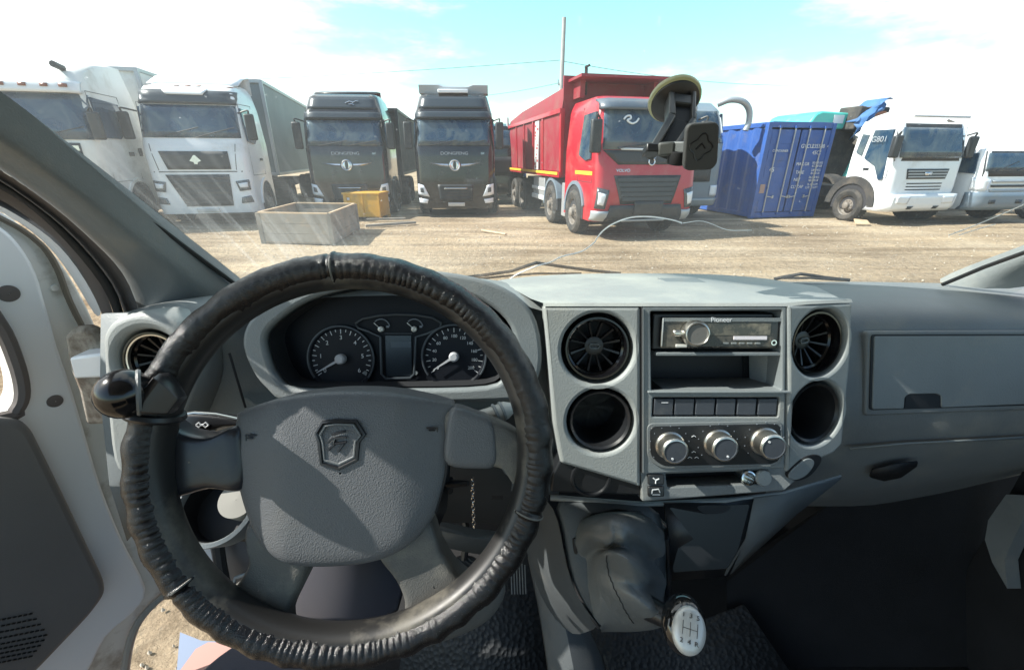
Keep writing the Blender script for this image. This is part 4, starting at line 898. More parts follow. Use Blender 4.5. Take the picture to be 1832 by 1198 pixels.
l1 = [(-180, 205), (-80, 258), (0, 303), (60, 343), (120, 388), (168, 433), (205, 468), (232, 505), (254, 570)]
l2 = [(-180, 232), (-80, 282), (0, 322), (40, 350), (85, 382), (140, 430), (186, 486), (215, 528), (228, 590)]
l3 = [(-180, 262), (-80, 300), (0, 337), (30, 355), (65, 380), (118, 430), (165, 486), (196, 530), (210, 590)]
l4 = [(-180, 285), (-80, 325), (0, 356), (22, 370), (45, 385), (99, 424), (135, 466), (168, 520), (190, 585)]
l5 = [(-180, 296), (-80, 337), (0, 367), (22, 380), (48, 395), (90, 424), (122, 456), (152, 499), (182, 555)]
l6 = [(-180, 320), (-80, 345), (0, 376), (20, 390), (42, 402), (82, 434), (112, 470), (142, 515), (172, 570)]
strip('pillar_trim', l1, l2, -.648, -.675, G['brown'], .004)
strip('door_opening_seal', l2, l3, -.672, -.672, G['rubber'], .018)
strip('pillar_trim', l3, l4, -.69, -.705, G['brown'], .002)
strip('pillar_gap', l4, l5, -.71, -.72, G['black'])
strip('pillar_flange', l5, l6, -.712, -.74, G['white'], .006)
wedge = [[pX(70, 440, -.80), pX(112, 470, -.745)], [pX(100, 500, -.80), pX(150, 530, -.745)], [pX(110, 600, -.80), pX(186, 600, -.745)], [pX(110, 740, -.80), pX(215, 740, -.745)], [pX(180, 960, -.80), pX(300, 960, -.745)], [pX(230, 1040, -.80), pX(330, 1040, -.745)]]
# right pillar
ap = MB(); rows = []
for k, (a, b) in enumerate((((1690, 508), (1860, 516)), ((1760, 480), (1900, 480)), ((1832, 455), (1960, 440)), ((1900, 430), (2010, 400)), ((2000, 395), (2080, 350)), ((2200, 320), (2290, 270)), ((2500, 205), (2600, 150)), ((2800, 90), (2920, 30)))):
    A_ = pX(*a, 1.0); B_ = pX(*b, 1.08); rows.append([A_+Vector((0, .03, 0)), A_, A_*.6+B_*.4+Vector((-.03, -.03, 0)), B_])
ap.grid(rows).build('windshield_pillar', G['grey'], van, smooth=180, sub=1)
MB().tube([gp(1686, 509, .004), gp(1760, 478, .004), gp(1832, 452, .004), gp(1900, 427, .004)], .004, 6).build('glass_seal', G['brown'], van)
# roof and header (throws the shade inside the cab)
hd = [V(x, glY(x, .40)-.0, .40) for x in (-.62, -.3, 0, .22, .5, .8, 1.06)]
MB().grid([hd, [p+Vector((0, -.12, .03)) for p in hd], [Vector((p.x, -.25, CAMH+.50)) for p in hd], [Vector((p.x, -1.3, CAMH+.50)) for p in hd]]).build('roof_lining', G['grey'], van, solid=.03)
# ---------------------------------------------------------------- dashboard, right side
rws = []
for X_, k in ((1370, 0), (1440, 0), (1500, 0), (1560, 0), (1640, .25), (1720, .5), (1832, 1), (1950, 1.3), (2050, 1.6)):
    lb = (1-k)
    rws.append([(X_, 504+6*k, 1.02), (X_, 511+9*k, .93), (X_, 520+12*k, .83), (X_, 536+9*k, .745), (X_, 556+4*k, .70), (X_, 578, .678), (X_, 598, .668), (X_, 665, .645), (X_, 732, .624), (X_, 760, .618), (X_, 800-6*k, .622), (X_, 840-20*k, .64), (X_, 872-35*k, .665), (X_, 890-58*k, .70), (X_, 905-60*k, .78)])
dr_ = [[pY(*q) for q in r] for r in rws]
dash = MB().grid(dr_).build('dashboard', G['grey_dk'], van, smooth=180, sub=1)
Fg = Fr(pY(1560, 600, .660), 0, 18)
gb = [(1562, 605), (1575, 599), (1960, 599), (1960, 716), (1832, 721), (1562, 731), (1554, 722)]
hole = [(1615, 724), (1615, 712), (1622, 706), (1672, 705), (1678, 711), (1678, 722)]
o1 = Vector(Fg.o)
panel('glovebox_surround', Fg.off(.001), [rpoly([Fg.px(*p) for p in ((1549, 592), (1990, 590), (1990, 728), (1546, 744))], .008)], .05, G['grey_dk'], van, bevel=.004, px=False)
panel('glovebox_gap', Fg.off(.0025), [rpoly([Fg.px(*p) for p in ((1557, 598), (1970, 597), (1970, 720), (1553, 733))], .006)], .05, G['cav'], van, px=False)
gl_ = panel('glovebox_lid', Fg.off(.004), [rpoly([Fg.px(*p) for p in ((1561, 601), (1970, 600), (1970, 716), (1680, 728), (1680, 708), (1672, 703), (1622, 704), (1615, 710), (1614, 730), (1557, 731))], .004)], .048, G['grey_mid'], van, bevel=.0015, px=False)
MB().fbox(Fg.off(.0028), *sum(zip(Fg.px(1616, 728), Fg.px(1679, 706)), ())[0:2], *sum(zip(Fg.px(1616, 728), Fg.px(1679, 706)), ())[2:4], -.001, .0005).build('lid_latch', G['cav'], gl_)
pgrid('lower_seam', [[(1520, 800, .612), (1620, 791, .612), (1720, 786, .612), (1900, 776, .612)], [(1520, 803, .613), (1620, 794, .613), (1720, 789, .613), (1900, 779, .613)]], G['grey_mid'], solid=.002)
pgrid('grab_recess', [[(1555, 850, .632), (1560, 838, .625), (1600, 828, .618), (1640, 824, .618)], [(1558, 852, .632), (1580, 858, .632), (1610, 852, .628), (1638, 832, .618)]], G['cav'], solid=.003)
0 and pgrid('grab_lip', [[(1500, 850, .62), (1560, 836, .614), (1640, 822, .610)], [(1500, 856, .62), (1560, 843, .616), (1632, 828, .612)]], G['grey_mid'], solid=.006, bevel=.002)
# passenger footwell, floor, right wall
FZ = .60
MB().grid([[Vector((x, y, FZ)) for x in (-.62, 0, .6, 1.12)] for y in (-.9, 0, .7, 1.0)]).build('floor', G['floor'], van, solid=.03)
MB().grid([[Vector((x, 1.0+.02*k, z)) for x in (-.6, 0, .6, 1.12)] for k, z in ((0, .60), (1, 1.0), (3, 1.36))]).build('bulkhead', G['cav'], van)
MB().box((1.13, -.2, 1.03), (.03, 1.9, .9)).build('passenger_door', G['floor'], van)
MB().box((.25, -1.3, .95), (1.8, .03, .7)).build('rear_shade_wall', G['floor'], van)  # unseen low dark wall, added to limit light reaching the footwell
kp = [pX(*p, 1.08) for p in ((1800, 884), (1850, 886), (1850, 905), (1832, 925), (1815, 960), (1797, 1000), (1802, 1052), (1775, 1005), (1762, 965), (1768, 930), (1785, 905))]
MB().prism(kp, (.03, 0, 0)).build('kick_panel_patch', G['grey_mid'], van, smooth=0)  # flat patch of lighter grey at the passenger kick panel
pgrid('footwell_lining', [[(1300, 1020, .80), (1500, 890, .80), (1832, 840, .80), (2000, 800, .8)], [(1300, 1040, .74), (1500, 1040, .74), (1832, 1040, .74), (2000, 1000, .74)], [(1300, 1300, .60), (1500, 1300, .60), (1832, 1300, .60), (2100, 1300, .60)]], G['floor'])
# ---------------------------------------------------------------- centre console
FC = Fr(V(.3, .561, -.187), 0, 14)
FL = FC.off(.0)
hg = FC.w(1409, 690); FRt = Fr(hg, 15, 14)
TK = .075
vL = circ(*FC.px(1070, 625), .0515, n=44); cL = circ(*FC.px(1075, 754), .0490, n=44)
console = panel('console_left_face', FC, [rpoly([FC.px(*p) for p in ((972, 548), (1146.5, 548), (1146.5, 872), (1128, 866), (1003, 829), (990, 760))], .004), vL, cL], TK, G['grey_sunlit'], van, bevel=.0055, px=False)
rec1 = rrect(*FC.px(1163, 700), *FC.px(1413, 555), .003)
btn = rrect(*FC.px(1167, 746), *FC.px(1396, 711), .002)
cen = rpoly([FC.px(*p) for p in ((1149, 548), (1408.5, 548), (1404, 838), (1150, 848))], .003)
rec1 = rpoly([FC.px(*p) for p in ((1164, 557), (1400, 555), (1399, 698), (1166, 700))], .003)
cf = panel('console_center_face', FC.off(-.001), [cen, rec1, btn], TK, G['grey_mid'], van, bevel=.002, px=False)
vR = circ(*FRt.px(1470, 614), .0500, n=44); cR = circ(*FRt.px(1462, 740), .0495, n=44)
# right face with round openings
panel('console_right_face', FRt, [rpoly([FRt.px(*p) for p in ((1411, 546), (1526, 541), (1523, 640), (1508, 795), (1492, 812), (1407, 846), (1411, 700))], .004), vR, cR], TK, G['grey'], van, bevel=.005, px=False)
# console sides and back
def back(name, fr, pts, d, mt, th=.004): return panel(name, fr.off(-d), [[fr.px(*p) for p in pts]], th, mt, van, px=False)
back('console_back', FC, ((985, 550), (1405, 550), (1400, 845), (1005, 835)), TK+.001, G['cav'])
back('console_back', FRt, ((1405, 550), (1520, 550), (1500, 800), (1405, 845)), TK+.001, G['cav'])
# console top
rows = []
for u in [i/14 for i in range(15)]:
    xf = 972+u*(1526-972); xb = 868+u*(1415-868); cr = 489+16*abs(2*u-1)**3
    f0 = FC.w(xf, 548) if xf < 1409 else FRt.w(xf, 546-5*(xf-1409)/117)
    f0 = f0+Vector((0, .0005, .0))
    p1 = f0+Vector((0, .004, .0035)); p2 = pY(xf-(xf-xb)*.22, 534-1*u, .595); p3 = pY(xf-(xf-xb)*.6, 509+3*abs(2*u-1)**2, .69); p4 = pY(xb, cr, .80); p5 = p4+Vector((0, .13, -.045))
    rows.append([f0, p1, p2, p3, p4, p5])
MB().grid(rows).build('console_top', mat('pale dusty dash top', (.27, .285, .28), .5, bump=.4, bscale=430, dirt=(.36, .38, .35), dscale=7, dlo=.45, dhi=.7), van, smooth=40)
MB().prism([pY(1178, 499, .742), pY(1245, 499, .742), pY(1278, 513, .69), pY(1205, 513, .69)], (0, 0, .002)).build('top_cover', G['grey_mid'], van, bevel=.0008)
pgrid('top_cover_gap', [[(1176, 497.5, .748), (1248, 497.5, .748)], [(1178, 499, .742), (1247, 499, .742)]], G['cav'])
MB().tube([FC.w(1147.7, 549, .001), FC.w(1147.7, 845, .001)], .0012, 4).build('face_seam', G['cav'], van)
def vent(fr, c, r, name='air_vent', n=12, yaw=0, dep=.012):
    x, y = c; m = MB()
    m.lathe([(r*1.0, -.05), (r*1.0, 0.002), (r*.985, .006), (r*.93, .006), (r*.90, .0), (r*.90, -.008), (r*.84, -.010), (r*.80, -.016), (r*.80, -.05)], fr.at(x, y, -dep), fr.n, 48)
    v = m.build(name, G['gloss'], van, smooth=35)
    MB().lathe([(r*.925, .0035), (r*.91, .0065), (r*.865, .0062), (r*.85, .002)], fr.at(x, y, -dep-.002), fr.n, 48).build('chrome_ring', G['satin'], v) if name == 'side_air_vent' else None
    b = MB()
    for k in range(n):
        a = 2*PI*(k+.5)/n; c_, s_ = math.cos(a), math.sin(a)
        i0, i1 = r*.30, r*.80; tw = .0016
        P = [fr.at(x+c_*q-s_*w_, y+s_*q+c_*w_, z-dep) for q, w_, z in ((i0, -tw*.6, -.018), (i0, tw*.6, -.018), (i1, tw, -.009), (i1, -tw, -.009))]
        b.prism(P, -fr.n*.012)
    b.build('vane', G['black'], v)
    h = MB(); h.lathe([(r*.33, -.012), (r*.30, -.004), (r*.18, -.003), (.0005, -.004)], fr.at(x, y, -dep-.014), fr.n, 28)
    h.build('vent_hub', G['black'], v)
    hx = [fr.at(x+r*.17*sx_, y+r*.07*sy_, -dep-.015) for sx_, sy_ in ((-1, 0), (-.7, 1), (.7, 1), (1, 0), (.7, -1), (-.7, -1))]
    MB().tube(hx, .0011, 6, closed=True).build('vent_mark', G['grey_mid'], v)
    MB().lathe([(r*.82, -.052), (.0005, -.052)], fr.at(x, y, -dep), fr.n, 32).build('duct', G['cav'], v)
    return v
vent(FC, FC.px(1070, 625), .0455)
vent(FRt, FRt.px(1470, 614), .0455)
def cup(fr, c, r):
    x, y = c; m = MB().lathe([(r, .0), (r*.97, .003), (r*.90, .0), (r*.88, -.008), (r*.85, -.012), (r*.83, -.070), (.0005, -.070)], fr.at(x, y, -.006), fr.n, 44)
    return m.build('round_holder', G['black'], van, smooth=35)
cup(FC, FC.px(1075, 754), .0445); cup(FRt, FRt.px(1462, 740), .0455)
# radio and compartment
def fb(name, fr, p0, p1, z0, z1, mt, parent=None, bevel=0):
    x0, y0 = fr.px(*p0); x1, y1 = fr.px(*p1)
    return MB().fbox(fr, min(x0, x1), max(x0, x1), min(y0, y1), max(y0, y1), z0, z1).build(name, mt, parent or van, bevel=bevel)
m = MB(); x0, y0 = FC.px(1164, 701); x1, y1 = FC.px(1400, 555)
m.fbox(FC, x0, x1, y1-.001, y1+.001, -.075, -.002).fbox(FC, x0, x1, y0-.001, y0+.001, -.075, .0)
m.build('recess_liner', G['cav'], van)
fb('compartment_floor', FC, (1158, 702), (1412, 698.5), -.008, .004, G['grey_mid'], bevel=.001)
rad = fb('radio', FC, (1171, 628), (1394, 562), -.07, -.012, G['black'], bevel=.002)
FRd = Fr(FC.w(1175, 626, -.010), 0, 14)
rad['label'] = 'dusty car radio with silver volume knob'
fb('radio_face', FRd, (1180, 622), (1392, 567), -.002, .006, mat('dusty radio gloss', (.02, .02, .022), .18, dirt=(.16, .15, .12), dscale=28, dlo=.42, dhi=.62), rad, bevel=.003)
fb('radio_trim', FRd, (1171, 635), (1394, 629), -.03, .006, G['grey_mid'], rad, bevel=.001)
fb('radio_trim', FRd, (1183, 574), (1392, 567.5), .006, .0075, G['grey_mid'], rad)
fb('radio_side_bar', FRd, (1180, 618), (1185, 568), .005, .008, G['grey'], rad, bevel=.001)
fb('radio_screen', FRd, (1308, 606), (1367, 600), .006, .0075, mat('pale label strip', (.70, .66, .70), .4), rad)
fb('radio_display', FRd, (1255, 598), (1375, 577), .0055, .0066, mat('radio display', (.05, .048, .04), .15, dirt=(.2, .19, .15), dscale=40, dlo=.45, dhi=.6), rad)
fb('radio_button', FRd, (1205, 620), (1226, 614), .006, .008, G['ivory'], rad, bevel=.001)
for k in range(5): fb('radio_button', FRd, (1290+14*k, 613.5), (1299+14*k, 611), .006, .0075, G['grey'], rad)
fb('radio_button', FRd, (1199, 600), (1222, 588), .006, .012, G['satin'], rad, bevel=.003)
x, y = FRd.px(1237, 594)
MB().lathe([(.0185, .004), (.0185, .014), (.0165, .0185), (.015, .019), (.0145, .0182)], FRd.at(x, y, .003), FRd.n, 36).build('volume_knob', G['satin'], rad)
MB().lathe([(.0146, .0182), (.013, .0172), (.0005, .0172)], FRd.at(x, y, .003), FRd.n, 30).build('knob_cap', mat('knob cap grey', (.13, .125, .115), .4), rad)
x, y = FRd.px(1378, 611); MB().lathe([(.004, 0), (.004, .003), (.0025, .003), (.0025, -.002)], FRd.at(x, y, .006), FRd.n, 16).build('aux_socket', G['chrome'], rad)
text('lettering', 'Pioneer', .0095, FRd, *FRd.px(1286, 571), G['mark'], rad, z=.0078, ext=.0002)
# button row
for k in range(6):
    a = 1170+37.3*k; q = fb('switch_button', FC, (a, 743), (a+36, 714), -.02, -.0015, G['btn'], bevel=.0012)
    if k == 0: fb('button_mark', FC, (1184, 721), (1196, 719.5), -.0014, -.0009, G['mark'], q)
m = MB(); x0, y0 = FC.px(1167, 746); x1, y1 = FC.px(1396, 711); m.fbox(FC, x0, x1, y0, y1, -.03, -.018).build('button_recess', G['cav'], van)
# climate panel
cp = panel('climate_panel', FC.off(.0005), [rpoly([FC.px(*p) for p in ((1162, 762), (1396, 757), (1394, 822), (1380, 829), (1185, 833), (1163, 815))], .010, 6)], .004, G['black'], van, bevel=.001, px=False, front=.001)
panel('climate_rim', FC.off(.0), [rpoly([FC.px(*p) for p in ((1157, 757), (1400, 752), (1399, 827), (1384, 834), (1182, 838), (1158, 820))], .011, 6)], .003, G['grey_dk'], van, bevel=.001, px=False, front=.0008)
for (kx, ky, ma) in ((1197, 795, 250), (1283, 791, 290), (1366, 788, 130)):
    x, y = FC.px(kx, ky); 
    k = MB().lathe([(.0208, 0), (.0208, .003), (.0188, .005), (.0186, .022), (.0172, .0243), (.0158, .0246)], FC.at(x, y, .0012), FC.n, 44).build('climate_knob', G['satin'], cp)
    MB().lathe([(.0158, .0243), (.0146, .0236), (.0005, .0238)], FC.at(x, y, .0012), FC.n, 36).build('knob_cap', G['btn'], k)
    a = math.radians(ma); MB().lathe([(.0016, 0), (.0016, .001), (.0003, .001)], FC.at(x+.011*math.cos(a), y+.011*math.sin(a), .0248), FC.n, 10).build('knob_pointer', G['mark'], k)
    t_ = MB()
    for q in range(11):
        a = math.radians(-40+26*q); t_.fbox(FC, x+.0285*math.cos(a)-.0006, x+.0285*math.cos(a)+.0006, y+.0285*math.sin(a)-.0006, y+.0285*math.sin(a)+.0006, .001, .0022)
    t_.build('knob_scale', G['dim'], cp)
m = MB()
for px_, py_ in ((1240, 780), (1240, 808), (1233, 818), (1245, 818)): x, y = FC.px(px_, py_); m.tube([FC.at(x-.003, y, .0022), FC.at(x, y+.002, .0022), FC.at(x+.003, y, .0022)], .0005, 4)
m.build('climate_icons', G['mark'], cp)
# strip below the console
FB_ = Fr(FC.w(1270, 842, -.004), 0, 24)
panel('lower_left_face', FC.off(-.006), [rpoly([FC.px(*p) for p in ((1003, 824), (1147, 858), (1150, 890), (985, 884), (990, 850))], .004)], .05, G['black'], van, bevel=.003, px=False)
x, y = FC.px(1058, 857); MB().lathe([(.030, 0), (.0285, .004), (.026, .004), (.024, -.003), (.0005, -.004)], FC.at(x, y, -.006), FC.n, 32).build('round_switch', G['black'], van)
fb('switch_mark', FC, (1054, 866), (1062, 860), -.009, -.0075, G['dim'])
cup_ = FB_.off(0)
m = MB(); pts = [(1150, 846), (1402, 838), (1398, 848), (1395, 868), (1160, 888), (1148, 886)]
panel('tray_back', FB_.off(-.05), [[FB_.px(*p) for p in pts]], .004, G['cav'], van, px=False)
tray = panel('tray_frame', FB_.off(-.002), [rpoly([FB_.px(*p) for p in ((1146, 842), (1412, 834), (1442, 846), (1406, 878), (1150, 898))], .003), rpoly([FB_.px(*p) for p in ((1192, 848), (1376, 842), (1358, 866), (1195, 872))], .002)], .045, G['grey_dk'], van, bevel=.002, px=False)
for py0, py1 in ((848, 866), (869, 887)):
    s_ = fb('rocker_switch', FB_, (1159, py1), (1187, py0), -.01, .003, G['black'], bevel=.0015)
    cx_, cy_ = FB_.px(1172, (py0+py1)/2); m = MB()
    if py0 == 848:
        for k in range(3):
            a = 2*PI*k/3+.4; m.tube([FB_.at(cx_, cy_, .0036), FB_.at(cx_+.005*math.cos(a), cy_+.005*math.sin(a), .0036)], .0009, 5)
    else: m.tube([FB_.at(cx_-.006, cy_-.003, .0036), FB_.at(cx_-.005, cy_+.003, .0036), FB_.at(cx_+.004, cy_+.004, .0036), FB_.at(cx_+.006, cy_-.001, .0036)], .0009, 5).tube([FB_.at(cx_-.005, cy_-.004, .0036), FB_.at(cx_+.006, cy_-.004, .0036)], .0009, 5)
    m.build('switch_icon', G['mark'], s_)
x, y = FB_.px(1336, 853); sk = MB().lathe([(.0105, 0), (.0105, .006), (.0085, .0065), (.0078, .002), (.0078, -.02), (.0005, -.02)], FB_.at(x, y, .0), FB_.n, 28).build('power_socket', G['chrome'], van)
x, y = FB_.px(1362, 853); MB().lathe([(.0115, 0), (.0115, .004), (.010, .006), (.0005, .0065)], FB_.at(x, y, .002), FB_.n, 28).build('socket_cap', G['grey'], sk)
rr_ = [FRt.px(*p) for p in ((1413, 838), (1440, 816), (1462, 813), (1466, 824), (1448, 848), (1424, 858), (1408, 852))]
panel('round_blank', FRt.off(.001), [smooth_loop(rr_, 5)], .006, G['cav'], van, px=False, front=.0015)
panel('round_cover', FRt.off(.002), [smooth_loop([FRt.px(*p) for p in ((1412, 840), (1436, 820), (1450, 820), (1452, 830), (1438, 848), (1420, 856), (1408, 852))], 5)], .006, G['grey_mid'], van, bevel=.001, px=False, front=.002)
pgrid('lower_lip', [[(985, 884, .556), (1150, 897, .545), (1300, 890, .542), (1400, 878, .55), (1504, 849, .575)], [(985, 892, .550), (1150, 903, .538), (1300, 897, .536), (1400, 885, .545), (1506, 852, .573)]], G['grey'], solid=.006)
# lower console
LC = []
edgeL = [(980, 888, .555), (1000, 930, .53), (1008, 985, .505), (1020, 1040, .48), (1045, 1090, .46), (1078, 1122, .45)]
midL = [(1060, 893, .545), (1075, 935, .52), (1080, 985, .50), (1080, 1040, .475), (1085, 1090, .455), (1095, 1124, .447)]
edgeR = [(1186, 898, .54), (1192, 940, .52), (1198, 985, .50), (1197, 1040, .475), (1195, 1090, .455), (1190, 1130, .445)]
pgrid('gear_console', [edgeL, midL, edgeR], G['lower'], solid=.01, sub=1)
pgrid('gear_console_side', [edgeL, [(a-28, b+6, c+.03) for a, b, c in edgeL], [(a-70+i*4, b+18, c+.12) for i, (a, b, c) in enumerate(edgeL)]], G['lower'], sub=1)
pgrid('lower_panel', [[(1186, 898, .542), (1195, 960, .515), (1198, 1034, .49)], [(1260, 896, .542), (1265, 960, .52), (1255, 1030, .50)], [(1345, 889, .545), (1330, 960, .53), (1300, 1025, .52)]], G['black'], solid=.006, sub=0)
pgrid('lower_panel_edge', [[(1345, 888, .544), (1330, 960, .528), (1292, 1024, .515)], [(1400, 880, .55), (1362, 950, .54), (1300, 1022, .53)], [(1500, 851, .575), (1420, 915, .57), (1305, 1020, .55)]], mat('console edge plastic', (.10, .112, .116), .5, bump=.4, bscale=420), solid=.006)
hf = Fr(pY(1275, 905, .538), 0, 26)
hp_ = panel('hatch_cover', hf, [rpoly([hf.px(*p) for p in ((1196, 903), (1340, 900), (1318, 985), (1300, 1015), (1202, 1022))], .005)], .004, G['black'], van, bevel=.001, px=False, front=.004)
panel('hatch_handle', hf.off(.003), [smooth_loop([hf.px(*p) for p in ((1246, 903), (1275, 901), (1303, 903), (1296, 913), (1275, 917), (1254, 914))], 4)], .004, G['cav'], hp_, px=False, front=.0025)
# ---------------------------------------------------------------- gear lever gaiter and knob
GP = [[(1020, 955, .57), (1030, 925, .57), (1062, 910, .57), (1100, 906, .57), (1140, 907, .57), (1168, 915, .57), (1196, 940, .57)],
 [(1027, 950, .54), (1037, 927, .54), (1065, 917, .54), (1100, 913, .54), (1137, 914, .54), (1163, 922, .54), (1190, 945, .53)],
 [(1028, 968, .512), (1046, 944, .49), (1072, 930, .475), (1103, 925, .465), (1135, 930, .475), (1162, 946, .495), (1192, 968, .51)],
 [(1030, 990, .508), (1052, 962, .478), (1085, 964, .452), (1112, 960, .440), (1138, 955, .450), (1165, 972, .480), (1194, 992, .505)],
 [(1036, 1015, .502), (1058, 984, .488), (1084, 978, .470), (1106, 972, .462), (1132, 978, .462), (1160, 998, .485), (1195, 1014, .498)],
 [(1042, 1040, .492), (1058, 1012, .478), (1080, 990, .446), (1110, 992, .428), (1142, 1010, .428), (1166, 1030, .446), (1195, 1040, .485)],
 [(1046, 1062, .482), (1058, 1036, .468), (1078, 1024, .448), (1108, 1030, .432), (1140, 1042, .428), (1168, 1056, .440), (1192, 1062, .468)],
 [(1052, 1085, .472), (1060, 1062, .460), (1080, 1054, .440), (1112, 1060, .420), (1144, 1068, .412), (1170, 1076, .414), (1190, 1080, .440)],
 [(1060, 1105, .462), (1068, 1090, .452), (1088, 1086, .434), (1118, 1090, .418), (1148, 1094, .406), (1172, 1094, .400), (1190, 1092, .402)],
 [(1074, 1124, .455), (1082, 1114, .450), (1100, 1112, .440), (1126, 1114, .428), (1152, 1116, .412), (1174, 1112, .402), (1196, 1104, .396)],
 [(1076, 1130, .47), (1086, 1130, .47), (1106, 1130, .46), (1130, 1130, .45), (1154, 1128, .43), (1176, 1124, .42), (1198, 1114, .41)]]
def cr(P, t):
    i = min(int(t), len(P)-2); f_ = t-i; a, b, c, d = P[max(i-1, 0)], P[i], P[i+1], P[min(i+2, len(P)-1)]
    return .5*((2*b)+(c-a)*f_+(2*a-5*b+4*c-d)*f_*f_+(3*b-a-3*c+d)*f_**3)
GV = [[Vector(q) for q in r] for r in GP]; rows = []
for j in range(71):
    cp0 = [cr([GV[i][k] for i in range(11)], j/7) for k in range(7)]; row = []
    for k in range(61):
        q = cr(cp0, k/10); p = pY(*q); u = k/60; v_ = j/70; ed = math.sin(PI*u)*min(1, 6*v_)*min(1, 5*(1-v_))
        n1 = 1-abs(noise.noise(Vector((u*3.2+v_*1.5, v_*4.5-u*1.8, 3))))*2; n2 = 1-abs(noise.noise(Vector((u*7-v_*3, v_*7+u*2, 8))))*2
        q3 = Vector((u*2.6+.5*v_, v_*3.6-u*1.5, .3)); q3 += Vector((noise.noise(q3*1.3), noise.noise(q3*1.3+Vector((7, 0, 0))), 0))*.35
        dd = noise.voronoi(q3)[0]; d2 = noise.voronoi(q3*2.3+Vector((4, 1, 0)))[0]
        p += Vector((0, -.75, .45))*(ed*(.030*(.45-dd[0])+.007*(.4-d2[0])+.004*n1)); row.append(p)
    rows.append(row)
bo = MB().grid(rows).build('gear_gaiter', G['boot'], van, smooth=28, solid=.002)
MB().tube([p+Vector((0, -.003, .003)) for p in [r[0] for r in rows[7:66:6]][::-1]+rows[7][::6]+[r[-1] for r in rows[7:66:6]]], .004, 6).build('gaiter_rim', G['black'], bo)
for k0 in (22,): MB().tube([rows[j][k0+int(14*(j-36)/34)]+Vector((0, -.0012, .0008)) for j in range(36, 64)], .0006, 5).build('gaiter_seam', G['rubber'], bo)
kc = pY(1227, 1122, .380); kn = Vector((-.12, -.60, .79)).normalized()
FK = Fr(kc); FK.n = kn; FK.a = Vector((1, 0, 0)); FK.a = (FK.a-kn*FK.a.dot(kn)).normalized(); FK.b = kn.cross(FK.a); ra_ = math.radians(-16); FK.a, FK.b = FK.a*math.cos(ra_)+FK.b*math.sin(ra_), FK.b*math.cos(ra_)-FK.a*math.sin(ra_)
cB = pY(1182, 1098, .405)
lev = MB().tube([cB-(kc-cB)*.5, cB+(kc-cB)*.3, kc-kn*.02], [.017, .0145, .012], 14).build('gear_lever', G['black'], van)
rows = []
for j in range(17):                          # egg-shaped knob, glossy black skirt
    t_ = PI*j/16; z = -math.cos(t_)*.022; rr = math.sin(t_)
    rows.append([FK.at(-.0035+.0285*rr*math.cos(a), .0035+.036*rr*math.sin(a), z) for a in [2*PI*k/40 for k in range(40)]])
kb = MB().grid(rows, cu=True).build('gear_knob', mat('knob gloss black', (.012, .012, .012), .06, coat=.6), van, smooth=180)
rows = []
for s_ in (1.0, .97, .9, .75, .55, .3, .02):
    rows.append([FK.at(.0215*s_*math.cos(a), -.0015+.0285*s_*math.sin(a), .0165+.0085*math.sqrt(max(0, 1-s_**2))+(0 if s_ < 1 else -.004)) for a in [2*PI*k/48 for k in range(48)]])
pl = MB().grid(rows, cu=True).build('knob_plate', G['ivory'], kb, smooth=180)
def kz(x, y): return .0165+.0085*math.sqrt(max(0, 1-(x/.0215)**2-((y+.0015)/.0285)**2))+.0003
m = MB()
for x in (-.009, 0, .009): m.tube([FK.at(x, y, kz(x, y)) for y in (.008, .004, 0, -.004, -.008)], .00035, 5)
m.tube([FK.at(x, 0, kz(x, 0)) for x in (-.009, -.004, 0, .004, .009)], .00035, 5)
m.build('shift_pattern', G['ink'], kb)
for ch_, x, y in (('1', -.009, .0145), ('3', 0, .0148), ('5', .009, .0145), ('2', -.0095, -.0145), ('4', 0, -.0145), ('R', .009, -.0145)):
    text('lettering', ch_, .0075, FK, x, y, G['ink'], kb, z=kz(x*.8, y*.8)+.0002, ext=.0003, sx=1.15)
# ---------------------------------------------------------------- driver side floor, pedals
pgrid('rubber_mat', [[(740, 1010, .80), (860, 1000, .80), (945, 985, .80)], [(730, 1100, .70), (860, 1100, .70), (965, 1100, .70)], [(700, 1300, .55), (860, 1300, .55), (990, 1300, .55)]], G['mat'], solid=.006)
pgrid('rubber_mat', [[(1000, 1060, .70), (1100, 1100, .69), (1250, 1110, .69), (1330, 1080, .7)], [(1010, 1300, .55), (1130, 1300, .55), (1250, 1300, .55), (1480, 1300, .55)]], G['mat'], solid=.006)
pgrid('tunnel_cover', [[(930, 960, .80), (948, 1040, .68), (965, 1120, .60), (985, 1300, .5)], [(965, 955, .72), (990, 1040, .62), (1010, 1120, .56), (1040, 1300, .47)], [(1010, 965, .70), (1050, 1120, .60), (1085, 1160, .58), (1120, 1300, .5)]], G['lower'], solid=.01, sub=1)
m = MB()
for k in range(6): m.tube([pY(914+5*k, 1000+2*k, .745), pY(916+5*k, 1062, .705)], .0016, 5)
m.build('tunnel_ribs', G['grey_dk'], van)
pd = MB(); FP = Fr(pY(830, 1015, .70), 0, 38)
ped = panel('brake_pedal', FP, [smooth_loop([FP.px(*p) for p in ((807, 1010), (818, 996), (845, 996), (858, 1012), (852, 1034), (828, 1042), (810, 1032))], 5)], .012, G['rubber'], van, bevel=.003, px=False)
m = MB(); cx, cy = FP.px(830, 1016)
for k in range(6):
    y0 = cy-.022+.009*k; m.tube([FP.at(cx-.022, y0-.010, .001), FP.at(cx, y0+.004, .001), FP.at(cx+.022, y0-.010, .001)], .0016, 5)
m.build('pedal_ribs', G['black'], ped)
MB().tube([pY(830, 1000, .71), pY(836, 960, .73), pY(832, 925, .75)], .008, 8).build('pedal_arm', G['black'], ped)
